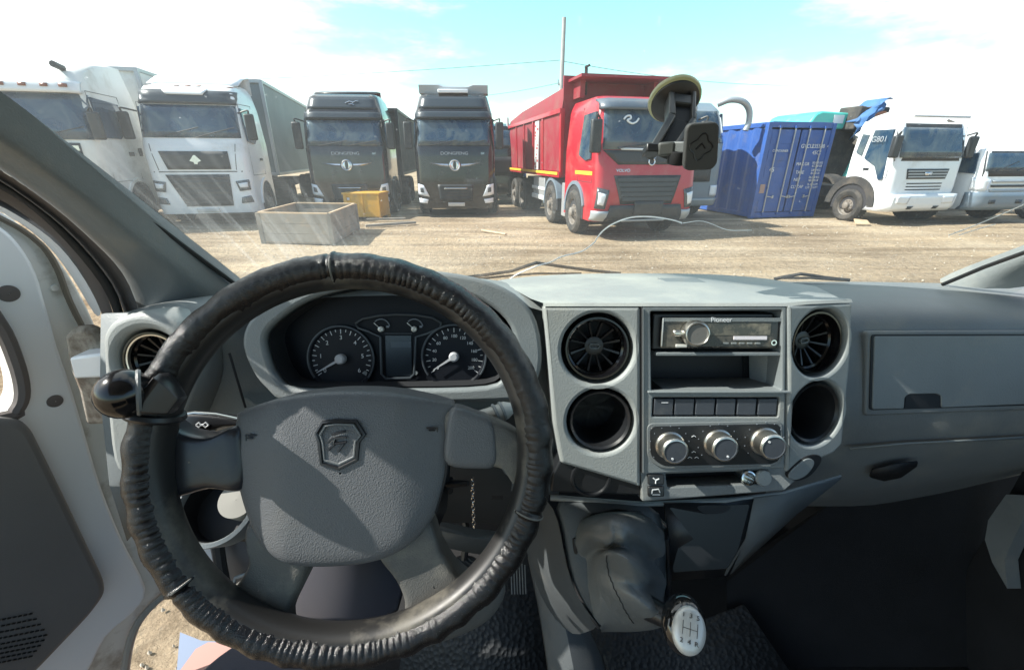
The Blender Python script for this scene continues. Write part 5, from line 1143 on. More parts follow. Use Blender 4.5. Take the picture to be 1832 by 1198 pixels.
# knee panels behind the wheel
pgrid('knee_panel', [[(250, 740, .60), (300, 860, .585), (330, 960, .60)], [(420, 740, .60), (430, 860, .585), (440, 960, .60)], [(600, 740, .60), (600, 860, .585), (600, 970, .60)], [(780, 740, .60), (785, 850, .585), (790, 925, .60)], [(990, 740, .60), (985, 850, .585), (970, 930, .60)]], mat('dark knee panel', (.045, .046, .046), .55, bump=.2, bscale=800), solid=.01)
pgrid('dash_crossbar', [[(770, 928, .66), (850, 945, .66), (940, 955, .66)], [(770, 945, .635), (850, 962, .635), (940, 970, .635)], [(775, 975, .65), (850, 990, .65), (930, 1000, .65)]], G['lower'], solid=.01)
panel('knee_hole', Fr(pY(880, 888, .58), 0, 5), [[Fr(pY(880, 888, .58), 0, 5).px(*p) for p in ((880, 880), (900, 880), (900, 893), (880, 893))]], .004, G['cav'], van, px=False)
# ---------------------------------------------------------------- dashboard, driver side
pgrid('dash_lower_face', [[(188, 560, .585), (186, 700, .57), (200, 860, .565), (230, 960, .60)], [(300, 556, .60), (310, 700, .58), (320, 800, .575), (330, 850, .60)], [(420, 556, .62), (425, 700, .595), (430, 800, .58), (432, 850, .60)], [(500, 540, .68), (500, 700, .64), (600, 800, .60), (600, 860, .61)], [(880, 540, .68), (880, 700, .64), (800, 800, .60), (800, 860, .61)], [(990, 535, .60), (990, 700, .585), (998, 800, .575), (1000, 880, .57)]], G['grey_mid'], solid=.008)
rows = []
for x, y0 in ((190, 575), (250, 558), (330, 550), (420, 540), (520, 520), (640, 512), (760, 512), (880, 520), (950, 532), (990, 548)):
    Y0 = .585 if x < 300 else .60; 
    rows.append([pY(x, y0+16, Y0-.01), pY(x, y0, Y0+.01), pY(x+(900-x)*.03, y0-12, Y0+.07), pY(x+(900-x)*.06, y0-20, Y0+.14), pY(x+(900-x)*.09, y0-24, Y0+.22), pY(x+(900-x)*.09, y0-24, Y0+.22)+Vector((0, .2, -.10))])
MB().grid(rows).build('dash_top', G['grey'], van, smooth=180, sub=1)
m_ = MB().tube([pY(x_, y_, .625) for x_, y_ in ((345, 556), (360, 549), (385, 545), (410, 543))], .0022, 6).build('defroster_slot', G['cav'], van)
FD = Fr(pY(268, 650, .532), 0, 12)
vc = FD.px(268, 650)
pod = panel('vent_pod', FD, [smooth_loop([FD.px(*p) for p in ((181, 640), (182, 598), (205, 570), (250, 558), (300, 572), (335, 610), (345, 680), (330, 735), (300, 800), (260, 850), (205, 840), (188, 740))], 4), circ(vc[0], vc[1], .0470, n=44)], .07, G['grey_sunlit'], van, bevel=.010, px=False)
vent(FD, vc, .0435, 'side_air_vent', 14)
MB().tube([FD.w(385, 640, -.03), FD.w(400, 690, -.03), FD.w(416, 742, -.03)], .0018, 5).build('dash_seam', G['cav'], van)
# instrument hood and cluster
FI = Fr(pY(700, 650, .565), 0, 17)
opn = [(487, 600), (507, 573), (560, 538), (640, 516), (745, 510), (845, 530), (905, 570), (922, 620), (905, 660), (872, 686), (700, 691), (545, 690), (508, 670), (492, 635)]
outr = [(448, 604), (470, 560), (540, 512), (640, 488), (760, 484), (880, 505), (950, 555), (968, 640), (945, 700), (895, 712), (700, 716), (535, 716), (487, 688), (460, 650)]
panel('instrument_hood', FI, [smooth_loop([FI.px(*p) for p in outr], 4), smooth_loop([FI.px(*p) for p in opn], 4)], .055, G['grey_mid'], van, bevel=.006, px=False, front=.02)
FQ = FI.off(-.028)
cl = panel('instrument_cluster', FQ, [smooth_loop([FQ.px(*p) for p in ((470, 620), (520, 545), (640, 505), (745, 502), (850, 520), (925, 580), (930, 660), (880, 700), (700, 702), (540, 702), (480, 680))], 4)], .006, mat('cluster black', (.006, .008, .012), .5, spec=.2), van, px=False)
ins = lambda p: (700+(p[0]-700)*.975, 605+(p[1]-605)*.965)
hw = [FI.w(*ins(p), -.032) for p in opn]; hw2 = [FI.w(*ins(p), .013) for p in opn]
MB().grid([smooth_loop(hw, 4), smooth_loop(hw2, 4)], cu=True).build('hood_lining', mat('hood lining black', (.012, .013, .016), .7), van)
ringm = mat('dial ring grey', (.05, .06, .07), .35)
NW = mat('needle grey white', (.42, .43, .45), .4)
def dial(cx, cy, rpx, labels, a0, a1, needle, nt_, size):
    x, y = FQ.px(cx, cy); r = rpx*.62/765; f = FQ.off(.001)
    d = MB().lathe([(r*1.04, 0), (r*1.02, .005), (r*.95, .005), (r*.90, .001), (.0005, .001)], FQ.at(x, y, 0), FQ.n, 56).build('dial', mat('dial face', (.007, .009, .014), .5, spec=.25), cl)
    MB().tube([FQ.at(x+r*1.0*math.cos(a), y+r*1.0*math.sin(a), .005) for a in [math.radians(a0+(a1-a0)*i/40) for i in range(41)]], .0016, 6).build('dial_ring', ringm, d)
    m = MB()
    for i in range(nt_+1):
        a = math.radians(a0+(a1-a0)*i/nt_); L0 = .82 if i % 2 else .76
        m.prism([FQ.at(x+q*r*math.cos(a)-w_*math.sin(a), y+q*r*math.sin(a)+w_*math.cos(a), .0015) for q, w_ in ((L0, -.0005), (L0, .0005), (.90, .0005), (.90, -.0005))], FQ.n*.0004)
    m.build('dial_ticks', G['mark'], d)
    for i, s_ in enumerate(labels):
        if s_:
            a = math.radians(a0+(a1-a0)*i/(len(labels)-1)); text('lettering', s_, size, FQ, x+r*.64*math.cos(a), y+r*.64*math.sin(a), G['mark'], d, z=.0016, ext=.0002)
    nx, ny = FQ.px(*needle); v = Vector((nx-x, ny-y)); n_ = v.length; v.normalize(); p_ = Vector((-v.y, v.x))
    MB().prism([FQ.at(x+p_.x*.0022, y+p_.y*.0022, .006), FQ.at(x-p_.x*.0022, y-p_.y*.0022, .006), FQ.at(x+v.x*n_-p_.x*.0006, y+v.y*n_-p_.y*.0006, .006), FQ.at(x+v.x*n_+p_.x*.0006, y+v.y*n_+p_.y*.0006, .006)], FQ.n*.001).build('needle', NW, d)
    MB().lathe([(r*.16, 0), (r*.15, .008), (r*.1, .010), (.0003, .010)], FQ.at(x, y, .002), FQ.n, 28).build('needle_hub', NW, d)
dial(612, 641, 62, ['0', '1', '2', '3', '4', '5', '6'], 215, -35, (570, 665), 24, .009)
dial(813, 637, 60, ['0', '20', '40', '60', '80', '100', '120', '140', '160', '180', '200'], 215, -35, (777, 660), 20, .0066)
def loopt(name, pts, r, mt, fr=FQ, z=.004, closed=True, parent=cl): return MB().tube([fr.at(*fr.px(*p), z) for p in pts], r, 6, closed=closed).build(name, mt, parent)
loopt('gauge_frame', [(638, 578), (650, 570), (680, 564), (710, 562), (745, 563), (775, 568), (790, 577), (788, 586), (765, 596), (745, 602), (742, 668), (735, 675), (692, 676), (684, 668), (682, 602), (660, 592), (642, 586)], .0018, ringm)
loopt('screen_edge', [(690, 596), (738, 596)], .001, ringm, closed=False)
fb('display_screen', FQ, (692, 672), (736, 600), .001, .002, mat('dead display', (.022, .03, .038), .25), cl)
fb('display_bar', FQ, (700, 621), (736, 611), .002, .0024, mat('display bar', (.05, .065, .08), .3), cl)
for gx in (683, 742):
    x, y = FQ.px(gx, 588); g_ = MB().lathe([(.0044, 0), (.004, .005), (.0003, .006)], FQ.at(x, y, .002), FQ.n, 20).build('gauge_hub', G['ivory'], cl)
    MB().prism([FQ.at(x-.001, y+.001, .005), FQ.at(x+.001, y-.0005, .005), FQ.at(x-.0098, y+.0098, .005), FQ.at(x-.0106, y+.009, .005)], FQ.n*.0008).build('needle', G['ivory'], g_)
    MB().tube([FQ.at(x+.013*math.cos(a), y+.002+.013*math.sin(a), .0025) for a in [math.radians(10+18*k) for k in range(8)]], .0009, 5).build('gauge_scale', G['dim'], g_)
    MB().prism([FQ.at(x+.008, y+.002, .003), FQ.at(x+.012, y+.002, .003), FQ.at(x+.012, y+.005, .003), FQ.at(x+.008, y+.005, .003)], FQ.n*.0005).build('gauge_icon', G['dim'], g_)
for px_, py_ in ((655, 666), (745, 666)): x, y = FQ.px(px_, py_); MB().lathe([(.003, 0), (.003, .004), (.0003, .004)], FQ.at(x, y, .001), FQ.n, 14).build('trip_button', G['grey_mid'], cl)
# ring-shaped tray left of the column, kick panel, body edge
FT = Fr(pY(385, 900, .50), 8, 52)
x, y = FT.px(385, 905)
MB().lathe([(.052, -.05), (.058, -.004), (.0575, .001), (.052, .003), (.050, -.001), (.046, -.045), (.0005, -.05)], FT.at(x, y, 0), FT.n, 44).build('cup_holder', G['grey_mid'], van)
MB().lathe([(.049, -.008), (.0455, -.043), (.0005, -.0445)], FT.at(x, y, 0.0005), FT.n, 40).build('holder_lining', G['cav'], van)
x2, y2 = FT.px(420, 895); MB().lathe([(.026, -.03), (.026, .004), (.0005, .005)], FT.at(x2+.004, y2, 0), FT.n, 32).build('holder_insert', mat('putty plastic', (.22, .215, .19), .6), van)
pgrid('kick_panel', [[(370, 930, .62), (385, 1010, .60), (400, 1120, .56)], [(450, 930, .64), (470, 1010, .62), (480, 1120, .58)], [(520, 930, .70), (540, 1010, .68), (560, 1140, .62)]], G['brown'], solid=.008)
pgrid('kick_ribs', [[(412, 1068, .555), (420, 1030, .57), (440, 1022, .575), (460, 1022, .58)], [(416, 1068, .554), (424, 1034, .569), (441, 1027, .574), (460, 1027, .579)]], G['grey_mid'], solid=.004)
MB().tube([pY(388, 960, .60), pY(395, 1010, .58), pY(405, 1060, .56), pY(430, 1130, .54)], .010, 8).build('door_opening_seal', G['rubber'], van)
strip('body_edge', [(310, 890), (325, 940), (345, 990), (370, 1030), (420, 1090)], [(375, 890), (372, 950), (378, 1000), (398, 1050), (440, 1110)], -.66, -.63, G['white'], .005)
# sill and step at the bottom left
stp = MB().grid([[pG(a, b, .62) for a, b in r] for r in (((322, 1130), (360, 1145), (450, 1150)), ((316, 1200), (340, 1200), (450, 1200)), ((300, 1300), (330, 1300), (450, 1300)))]).build('door_sill', mat('bluish sill trim', (.17, .22, .32), .5), van)
MB().grid([[pG(a, b, .635) for a, b in r] for r in (((350, 1160), (372, 1148), (480, 1150)), ((318, 1204), (360, 1200), (480, 1200)), ((310, 1300), (360, 1300), (480, 1300)))]).build('step', mat('step with salmon ground glow', (.40, .22, .19), .6), van)  # salmon base colour carries light reflected off the ground
sc_ = pG(450, 1270, .66); MB().lathe([(.165, -.02), (.165, .01), (.15, .025), (.0005, .03)], sc_, (0, 0, 1), 48).build('seat_cushion', mat('dark seat cloth', (.06, .06, .075), .9, bump=.5, bscale=300), van)
# ---------------------------------------------------------------- column stalks and shroud
pgrid('column_shroud', [[(500, 900, .52), (505, 1010, .47), (500, 1120, .44)], [(560, 880, .47), (570, 1000, .43), (575, 1125, .41)], [(650, 880, .47), (650, 1000, .43), (650, 1125, .41)], [(720, 900, .52), (730, 1010, .47), (728, 1110, .45)]], mat('column shroud', (.040, .042, .055), .4, bump=.1, bscale=600), solid=.006, sub=1)
pgrid('column_shroud', [[(790, 770, .50), (800, 830, .49), (795, 900, .48), (780, 935, .48)], [(690, 770, .46), (700, 830, .45), (700, 900, .44), (690, 940, .44)]], G['black'], solid=.01)
# ---------------------------------------------------------------- steering wheel
FW = Fr(V(-.1674, .3646, -.2877), 7.32, 23.3)
sw = tag(empty('steering_wheel', (0, 0, 0)), None); sw.parent = van
def torus(R, a, b, zoff, nu, nv, fn=None):
    rows = []
    for i in range(nu):
        t = 2*PI*i/nu; row = []
        for k in range(nv):
            v = 2*PI*k/nv; rr = R+a*math.cos(v); z = zoff+b*math.sin(v); d = fn(t, v) if fn else 0
            row.append(FW.at((rr+d*math.cos(v))*math.cos(t), (rr+d*math.cos(v))*math.sin(t), z+d*math.sin(v)))
        rows.append(row)
    return MB().grid(rows, cu=True, cv=True)
def covd(t, v):
    v = (v+PI) % (2*PI)-PI                   # v=0 outer, pi/2 facing the driver, +-pi inner
    P = Vector((math.cos(t)*.2, math.sin(t)*.2, 0)); d = .0010*noise.noise(P*35)
    if math.cos(v) > -.1: d += .0024*(math.sin(t*36+2.5*noise.noise(P*10))*.5+.5)*max(0, math.cos(v))**.8*(1 if math.sin(t) < .3 else .55)
    w = math.exp(-((v-2.05)/.42)**2)         # laced band along the inner front edge
    ph = t*84+5.5*noise.noise(P*16)+2*noise.noise(P*50); sft = math.sin(ph); am = max(.12, min(1, .55+1.4*noise.noise(P*7+Vector((1, 4, 2))))) * (.35 if 95 < math.degrees(t) < 175 else 1)
    d += w*(.0017*abs(sft)**.6-.0012)*am
    d += .0010*math.exp(-((v-2.55)/.09)**2)
    d += .0006*noise.noise(Vector((math.cos(t)*34, math.sin(t)*34, v*4)))
    for s0 in (92, -22, 214): 
        q = (math.degrees(t)-s0+180) % 360-180; d += .0016*math.exp(-(q/.55)**2)-.0016*math.exp(-((q-1.3)/.6)**2)
    return d
torus(.1955, .0165, .0225, 0, 1440, 40, covd).build('wheel_cover', G['leather'], sw, smooth=60)
torus(.1862, .0110, .0185, -.002, 200, 24).build('wheel_rim', G['rim'], sw, smooth=180)
for s0 in (92, -22, 214):                    # seams of the cover
    t = math.radians(s0); c = FW.at(.1955*math.cos(t), .1955*math.sin(t)); rd = (FW.a*math.cos(t)+FW.b*math.sin(t))
    MB().tube([c+rd*.0178*math.cos(v)+FW.n*.0238*math.sin(v) for v in [2*PI*k/24 for k in range(24)]], .0011, 5, closed=True).build('cover_seam', mat('seam thread', (.12, .12, .11), .6), sw)
# stitched zig-zag lacing
def pillow(name, pts, fr, z0, hgt, side, mt, edge=(1, .985, .95, .88, .75, .55, .3, .02), prof=(0, .55, .8, .93, 1, 1.03, 1.05, 1.06), fx=None, parent=None, sm=5, smooth=50):
    P = [fr.px(*p) for p in pts]; P = smooth_loop(P, sm); cx = sum(p[0] for p in P)/len(P); cy = sum(p[1] for p in P)/len(P)
    rows = [[fr.at(p[0], p[1], z0-side) for p in P], [fr.at(p[0], p[1], z0) for p in P]]
    for e, h in zip(edge[1:], prof[1:]):
        rows.append([(lambda q: fr.at(q[0], q[1], z0+hgt*h+(fx(q[0]-cx, q[1]-cy)*min(1, h) if fx else 0)))((cx+(p[0]-cx)*e, cy+(p[1]-cy)*e)) for p in P])
    return MB().grid(rows, cu=True).build(name, mt, parent or sw, smooth=smooth)
hubpts = [(424, 748), (428, 738), (455, 726), (500, 712), (560, 702), (620, 698), (690, 700), (750, 709), (800, 722), (812, 730), (808, 760), (802, 820), (792, 880), (775, 925), (745, 962), (705, 988), (660, 1002), (600, 1008), (540, 1007), (500, 996), (468, 970), (445, 925), (428, 870), (418, 810)]
FH = FW.off(-.020)
def hubf(x, y):
    ax = abs(x); return -.010*max(0, (ax-.062)/.04)**1.0*(1 if ax > .062 else 0)-.004*max(0, (y-.03)/.05)
cxh = 0
hub = pillow('hub_pad', hubpts, FH, 0, .017, .05, G['pad'], edge=(1, .992, .975, .95, .90, .82, .72, .6, .45, .3, .15, .01), prof=(0, .35, .6, .78, .9, .97, 1, 1.02, 1.04, 1.05, 1.06, 1.06), fx=hubf, sm=5, smooth=60)
FE = FH.off(.0185)
bd = [(566, 775), (577, 756), (600, 753), (637, 754), (652, 777), (641, 790), (638, 822), (606, 838), (575, 829), (571, 792)]
bd = [FE.px(*p) for p in bd]; c0_ = (sum(p[0] for p in bd)/10, sum(p[1] for p in bd)/10)
for sc_1, r_, mt_ in ((1.0, .0022, G['black']), (.84, .0014, G['grey_dk'])):
    MB().tube([FE.at(c0_[0]+(p[0]-c0_[0])*sc_1, c0_[1]+(p[1]-c0_[1])*sc_1, -.0004) for p in bd], r_, 6, closed=True).build('badge_groove', mt_, hub)
m = MB()
for pts in ([(594, 777), (606, 774), (618, 771)], [(587, 792), (591, 787), (596, 784), (608, 783), (620, 782)], [(596, 793), (608, 792), (620, 790)], [(587, 805), (592, 799), (598, 795)], [(605, 807), (610, 800), (615, 793)], [(600, 784), (598, 789), (598, 795)]):
    m.tube([FE.at(*FE.px(*p), .0006) for p in pts], .0013, 5)
m.build('deer_emblem', G['black'], hub)
for pts in ([(434, 779), (434, 791)], [(434, 781), (452, 781)], [(436, 786), (446, 786)], [(782, 766), (782, 775)], [(782, 768), (762, 768)], [(778, 772), (766, 772)]):
    MB().tube([FE.at(*FE.px(*p), -.0075) for p in pts], .0009, 5).build('horn_mark', G['black'], hub)
MB().tube([FH.at(*FH.px(*p), .0035) for p in ((812, 732), (806, 790), (798, 850), (780, 915))], .0012, 5).build('hub_gap', G['cav'], hub)
# spokes
FS = FW.off(-.020)
def spoke(pts, mt, z=-.0, hgt=.010, side=.022, name='spoke', fr=FS): return pillow(name, pts, fr, z, hgt, side, mt, edge=(1, .97, .92, .84, .7, .4, .02), prof=(0, .5, .8, .95, 1, 1.02, 1.02), sm=4)
spoke([(292, 752), (330, 772), (380, 778), (430, 760), (440, 800), (440, 872), (380, 872), (330, 885), (290, 892), (262, 860), (258, 800)], mat('satin black spoke', (.02, .021, .026), .28, dirt=(.09, .085, .075), dscale=14, dlo=.55, dhi=.9))
spoke([(800, 735), (850, 738), (890, 752), (925, 770), (950, 800), (948, 845), (925, 870), (900, 838), (860, 832), (800, 830), (795, 780)], G['worn'])
spoke([(808, 728), (850, 736), (882, 752), (890, 800), (886, 830), (860, 836), (800, 828), (796, 780)], G['pad'], z=.002, name='button_panel')
spoke([(440, 940), (500, 940), (562, 975), (546, 1030), (522, 1080), (505, 1120), (505, 1165), (430, 1150), (350, 1112), (386, 1082), (410, 1062), (430, 1035), (446, 1000)], G['worn'], z=-.007, side=.03)
spoke([(670, 980), (730, 940), (768, 930), (790, 985), (818, 1028), (850, 1050), (905, 1052), (880, 1110), (800, 1150), (728, 1165), (723, 1110), (722, 1075), (706, 1038)], G['worn'], z=-.007, side=.03)
pillow('spoke_filler', [(420, 1098), (470, 1118), (600, 1132), (720, 1128), (800, 1096), (800, 1118), (720, 1148), (600, 1158), (470, 1140), (410, 1112)], FS.off(.002), 0, .006, .02, G['worn'], edge=(1, .99, .97, .9, .6, .02), prof=(0, .5, .8, 1, 1, 1), sm=3)
# hub underside
MB().lathe([(.05, 0), (.055, -.03), (.045, -.07), (.04, -.12)], FH.at(.0, -.03, -.045), FH.n, 32).build('column_cover', G['black'], van)
# stalks
FSt = FW.off(-.07)
def fl(fr, pts, z=0): return [fr.at(*fr.px(*p), z) for p in pts]
st_ = pillow('turn_stalk', [(322, 742), (352, 738), (400, 742), (428, 748), (440, 758), (405, 762), (372, 772), (345, 776), (318, 770)], FSt, 0, .006, .012, G['black'], parent=van, edge=(1, .96, .85, .6, .02), prof=(0, .6, .9, 1, 1))
MB().tube(fl(FSt, [(322, 741), (352, 737), (390, 740), (428, 748)], .004), .0016, 6).tube(fl(FSt, [(320, 771), (350, 777), (380, 770), (425, 757)], .004), .0016, 6).build('stalk_trim', G['satin'], st_)
MB().tube(fl(FSt, [(358, 757), (363, 753), (366, 757), (371, 757), (375, 753), (380, 758)], .0075), .0009, 5).tube(fl(FSt, [(358, 758), (363, 762), (366, 758), (371, 758), (375, 762), (380, 758)], .0075), .0009, 5).build('stalk_icon', G['mark'], st_)
MB().tube(fl(FSt.off(.01), [(820, 762), (850, 748), (875, 742), (892, 738), (905, 733), (918, 728)]), [.007, .008, .009, .0105, .011, .006], 14).build('wiper_stalk', mat('silvery stalk', (.50, .50, .46), .4), van)
for q in ((884, 740), (896, 736)): MB().lathe([(.0112, 0), (.0122, .001), (.0122, .003), (.0112, .004)], FSt.off(.01).at(*FSt.off(.01).px(*q)), (.9, .35, .25), 18).build('stalk_ring', G['grey'], van)
# spinner knob clamped to the rim
FN = FW.off(.020)
kn_ = tag(empty('spinner_knob', tuple(FW.w(235, 705, .05))), 'glossy black ball spinner knob clamped to the left of the steering wheel rim', 'steering knob')
off_ = -Vector(kn_.location)
def shift(mb): mb.v = [v+off_ for v in mb.v]; return mb
kc_ = FW.off(.040).w(222, 704)
ax_ = (FW.n*.55-FW.a*.83).normalized()
m = MB().lathe([(.0005, .0215)]+[(.0225*math.cos(a), .0215*math.sin(a)) for a in [math.radians(75-15*i) for i in range(12)]]+[(.012, -.022), (.011, -.03)], kc_, ax_, 36)
shift(m).build('ball', G['gloss'], kn_, smooth=180)
c1 = kc_-ax_*.018; c2_ = FW.off(.026).w(318, 724)
m = MB(); rows = []
dirv = (c2_-c1).normalized(); up_ = FW.b; nn = dirv.cross(up_).normalized(); up_ = nn.cross(dirv)
for s_, w_, h_ in ((0, .020, .017), (.02, .020, .017), (.25, .019, .016), (.6, .015, .013), (.9, .011, .011), (1.0, .009, .010)):
    c = c1+(c2_-c1)*s_; rows.append([c+up_*w_*a+nn*h_*b for a, b in ((-1, -.6), (-.8, -1), (.8, -1), (1, -.6), (1, .6), (.8, 1), (-.8, 1), (-1, .6))])
m.grid(rows, cu=True); m.f.append(tuple(range(8))); m.f.append(tuple(40+i for i in range(7, -1, -1))); m.m += [0, 0]
shift(m).build('clamp_body', mat('clamp satin black', (.02, .02, .022), .3), kn_, bevel=.0015, smooth=35)
m = MB().tube([FW.at(.1955*math.cos(t)+.022*math.cos(v)*math.cos(t), .1955*math.sin(t)+.022*math.cos(v)*math.sin(t), .026*math.sin(v)) for t, v in [(math.radians(163), 2*PI*k/20) for k in range(20)]], .0042, 6, closed=True)
shift(m).build('clamp_band', G['black'], kn_)
MB_ = MB().tube([c1+(c2_-c1)*.35+nn*-.016+up_*.008, c1+(c2_-c1)*.95-nn*.012+up_*.003], .0028, 6); shift(MB_).build('clamp_screw', G['black'], kn_)
m = MB().lathe([(.0205, 0), (.0215, .002), (.0205, .004)], kc_-ax_*.012, ax_, 32); shift(m).build('ball_ring', G['grey_dk'], kn_)
# key with chain
ky = tag(empty('key_chain', tuple(pY(845, 862, .47))), 'black ignition key with thin silver chain hanging right of the steering hub', 'key'); off_ = -Vector(ky.location)
m = MB().tube([pY(795, 866, .48), pY(815, 865, .475), pY(838, 864, .47)], [.005, .0055, .004], 10); shift(m).build('key', G['black'], ky)
m = MB().tube([pY(803, 855, .485), pY(803, 880, .48)], .006, 8); shift(m).build('key_head', G['black'], ky)
m = MB()
a, b = pY(845, 856, .47), pY(848, 945, .485)
for i in range(13):
    c = a+(b-a)*(i/12.5); R_ = .0034; e = (Vector((1, 0, 0)) if i % 2 else Vector((.3, 1, 0))).normalized(); d = (b-a).normalized()
    m.tube([c+e*R_*.65*math.cos(q)+d*R_*1.3*math.sin(q) for q in [2*PI*k/10 for k in range(10)]], .0008, 5, closed=True)
shift(m).build('chain', G['chrome'], ky)
# ---------------------------------------------------------------- phone mount on the windshield
cp_ = gp(1206, 176, .004); z_ = cp_-CAMV; nx_ = Vector((-.4*(z_.x-.22)/.78/.78, 1, .95)).normalized(); nx_ = -Vector((nx_.x*-1, nx_.y, nx_.z)).normalized()
pm = tag(empty('phone_mount', tuple(cp_)), 'black phone mount with suction cup stuck to the windshield, flat magnetic plate', 'phone holder'); off_ = -Vector(cp_)
m = MB().lathe([(.0375, .0), (.0382, .002), (.0375, .006), (.034, .008)], cp_, nx_, 48); shift(m).build('suction_cup', mat('yellowed clear rubber', (.42, .43, .25), .35), pm)
m = MB().lathe([(.0345, .006), (.034, .011), (.028, .016), (.018, .022), (.0005, .024)], cp_, nx_, 48); shift(m).build('cup_housing', G['black'], pm)
def PT(px, py, d): r = ray(px, py); return CAMV+r*d
Dm = (cp_-CAMV).dot(Vector((0, CT, -ST)))
A1, A2 = PT(1200, 195, Dm-.03), PT(1238, 190, Dm-.03); B1, B2 = PT(1202, 218, Dm-.05), PT(1238, 222, Dm-.05); C1, C2 = PT(1170, 270, Dm-.075), PT(1208, 275, Dm-.075)
m = MB()
def bar(m, p, q, w, h, sx_=Vector((1, 0, 0))):
    d = (q-p).normalized(); a = (sx_-d*sx_.dot(d)).normalized(); b = d.cross(a)
    vs = [c+a*w*i/2+b*h*j/2 for c in (p, q) for i, j in ((-1, -1), (1, -1), (1, 1), (-1, 1))]
    m.add(vs, [(0, 1, 2, 3), (7, 6, 5, 4)]+[(i, (i+1) % 4+0, (i+1) % 4+4, i+4) for i in range(4)])
for (p, q, w) in ((PT(1198, 178, Dm-.022), PT(1199, 218, Dm-.048), .009), (PT(1237, 176, Dm-.022), PT(1236, 225, Dm-.048), .006), (PT(1199, 217, Dm-.048), PT(1166, 274, Dm-.075), .010), (PT(1236, 224, Dm-.048), PT(1200, 280, Dm-.075), .007)): bar(m, p, q, w, .024)
bar(m, PT(1218, 180, Dm-.022), PT(1218, 196, Dm-.032), .030, .02)
shift(m).build('arm', mat('mount satin black', (.035, .037, .038), .38), pm, bevel=.002)
m = MB(); bar(m, PT(1219, 196, Dm-.03), PT(1218, 224, Dm-.045), .026, .012); bar(m, PT(1218, 222, Dm-.045), PT(1186, 276, Dm-.07), .026, .012); shift(m).build('arm_web', G['cav'], pm, bevel=.001)
m = MB(); bar(m, PT(1166, 262, Dm-.078), PT(1165, 277, Dm-.078), .019, .022); shift(m).build('arm_end', G['black'], pm, bevel=.002)
m = MB(); bar(m, PT(1176, 268, Dm-.08), PT(1206, 266, Dm-.085), .017, .022, Vector((0, 0, 1))); shift(m).build('joint', mat('joint dark grey', (.07, .075, .072), .5), pm, bevel=.003)
m = MB(); bar(m, PT(1204, 264, Dm-.085), PT(1240, 264, Dm-.10), .014, .016, Vector((0, 0, 1))); shift(m).build('ball_stem', G['grey_dk'], pm, bevel=.002)
m = MB().lathe([(.011, -.008), (.0125, 0), (.011, .008), (.0005, .009)], PT(1212, 281, Dm-.085), (0, -.3, 1), 24, cap0=True); shift(m).build('knob', G['cav'], pm)
FPm = Fr(PT(1254, 263, Dm-.115), 8, -10, 3)
pr = [FPm.px(*p) for p in ((1230, 222), (1288, 218), (1284, 292), (1274, 304), (1224, 306))]
me = panel('plate', FPm, [rpoly(pr, .009, 6)], .008, mat('rubber plate', (.05, .052, .052), .7, bump=.3, bscale=600), pm, bevel=.0018, px=False); me.location = off_
cx, cy = FPm.px(1254, 263); m = MB()
cl_ = [FPm.at(cx+.013*math.cos(a)*(1+.18*math.cos(4*a)), cy+.013*math.sin(a)*(1+.18*math.cos(4*a)), .0002) for a in [2*PI*k/48 for k in range(48)]]
m.tube(cl_, .0009, 5, closed=True); m.tube([FPm.at(cx-.006, cy-.003, .0002), FPm.at(cx, cy+.004, .0002), FPm.at(cx+.006, cy-.001, .0002)], .001, 5); shift(m).build('plate_relief', G['black'], pm)
# ---------------------------------------------------------------- open driver door
FDo = Fr(V(-.76, .72, -.4), 66, 0)
dl = FDo.px
win = [(-260, 470), (-60, 530), (-5, 578), (26, 645), (38, 700), (27, 732), (0, 746), (-260, 790)]
oute = [(-300, 250), (-80, 335), (0, 374), (48, 405), (88, 436), (118, 472), (148, 520), (175, 575), (196, 640), (212, 760), (240, 880), (285, 985), (335, 1045), (290, 1085), (258, 1130), (242, 1200), (232, 1330), (60, 1330), (-300, 1330)]
door = tag(empty('driver_door', (0, 0, 0))); door.parent = van
panel('door_shell', FDo.off(-.016), [smooth_loop([dl(*p) for p in oute], 3), smooth_loop([dl(*p) for p in win], 3)], .05, G['wdirt'], door, bevel=.004, px=False)
inne = [(-300, 300), (-80, 362), (0, 404), (38, 440), (66, 488), (84, 548), (104, 620), (128, 690), (152, 770), (182, 870), (220, 965), (262, 1052), (240, 1095), (190, 1140), (150, 1215), (50, 1330), (-300, 1330)]
panel('inner_frame', FDo, [smooth_loop([dl(*p) for p in inne], 3), smooth_loop([dl(*p) for p in win], 3)], .02, G['white'], door, bevel=.006, px=False)
MB().tube([FDo.w(a, b, .004) for a, b in spline(win, 4)+[win[0]]], .010, 8).build('window_seal', G['brown'], door)
FD2 = FDo.off(.03)
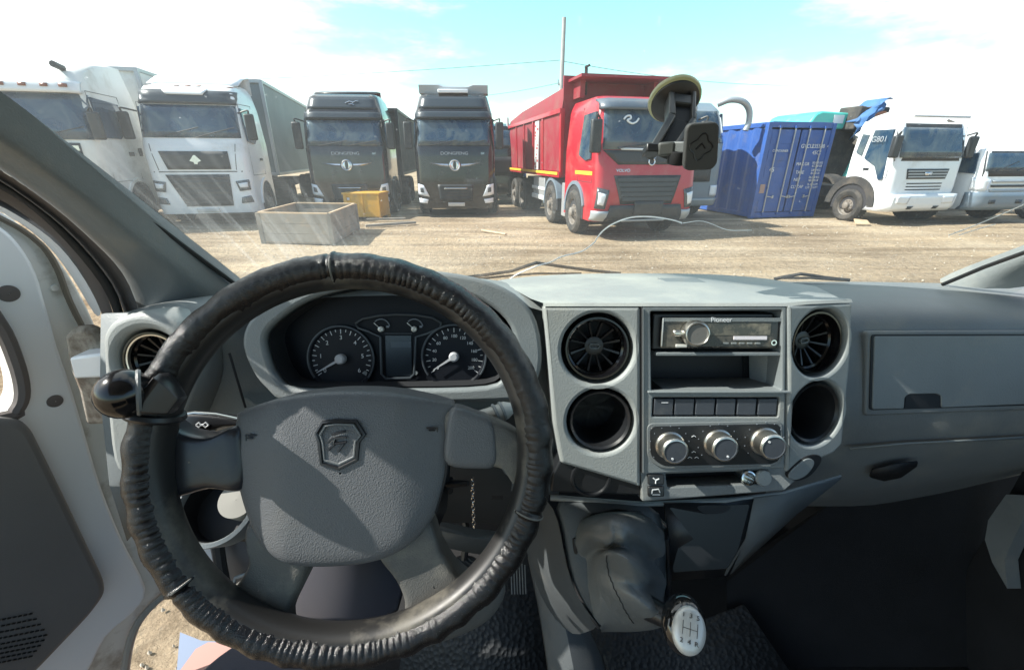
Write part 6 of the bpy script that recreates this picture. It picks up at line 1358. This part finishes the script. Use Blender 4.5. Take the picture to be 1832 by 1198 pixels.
dt = [FD2.px(*p) for p in ((-280, 742), (0, 748), (42, 752), (62, 772), (115, 880), (190, 1038), (192, 1062), (165, 1100), (70, 1200), (-60, 1330), (-280, 1330))]
tc_ = panel('door_trim', FD2, [rpoly(dt, .018, 5)], .05, mat('brownish grey door card', (.15, .147, .145), .6, bump=.25, bscale=700, var=.08, vscale=4), door, bevel=.012, px=False)
m = MB(); fr_ = FD2.off(.0012)
for r_i in range(9):
    for k in range(12):
        x_ = 84-9.5*k-5*abs(r_i-4)**1.2; y_ = 1097+r_i*9.5+k*1.9+(0)
        if x_ < -30: continue
        p, q = fr_.px(x_, y_), fr_.px(x_-6, y_+1.2); m.tube([fr_.at(*p), fr_.at(*q)], .0016, 4)
m.build('speaker_grille', G['cav'], tc_)
for (a, b, r_) in ((15, 525, .011), (98, 717, .009)):
    x, y = dl(a, b); MB().lathe([(r_*1.2, 0), (r_*1.15, .002), (.0005, .003)], FDo.at(x, y, .0005), FDo.n, 28).build('rubber_plug', G['brown'], door)
x, y = FDo.off(-.016).px(97, 515); MB().lathe([(.006, 0), (.005, .003), (.0005, .003)], FDo.at(x, y, -.015), FDo.n, 16).build('bolt', G['wdirt'], door)
MB().tube([FDo.w(a, b, -.01) for a, b in spline([(0, 388), (45, 412), (84, 444), (108, 482), (130, 540), (160, 600)], 4)], .0045, 6).build('door_seal', mat('dirty seal', (.16, .14, .11), .8), door)
MB().tube([FDo.w(a, b, -.0) for a, b in spline([(320, 1046), (275, 1080), (243, 1120), (228, 1165), (220, 1225)], 4)], .007, 8).build('door_seal', mat('grey bottom seal', (.32, .31, .28), .7), door)
h1 = pY(125, 655, .60); h2 = pY(186, 655, .60)
hg_ = MB().prism([pY(122, 640, .57), pY(186, 632, .575), pY(186, 676, .575), pY(132, 678, .57)], (0, .04, 0)).build('hinge', G['white'], van, bevel=.004)
MB().prism([pY(*q, .60) for q in ((112, 600), (128, 588), (150, 584), (172, 596), (186, 622), (196, 700), (200, 760), (152, 762), (138, 700), (122, 660))], (0, .02, 0)).build('hinge_mount', G['grime'], van, bevel=.008)
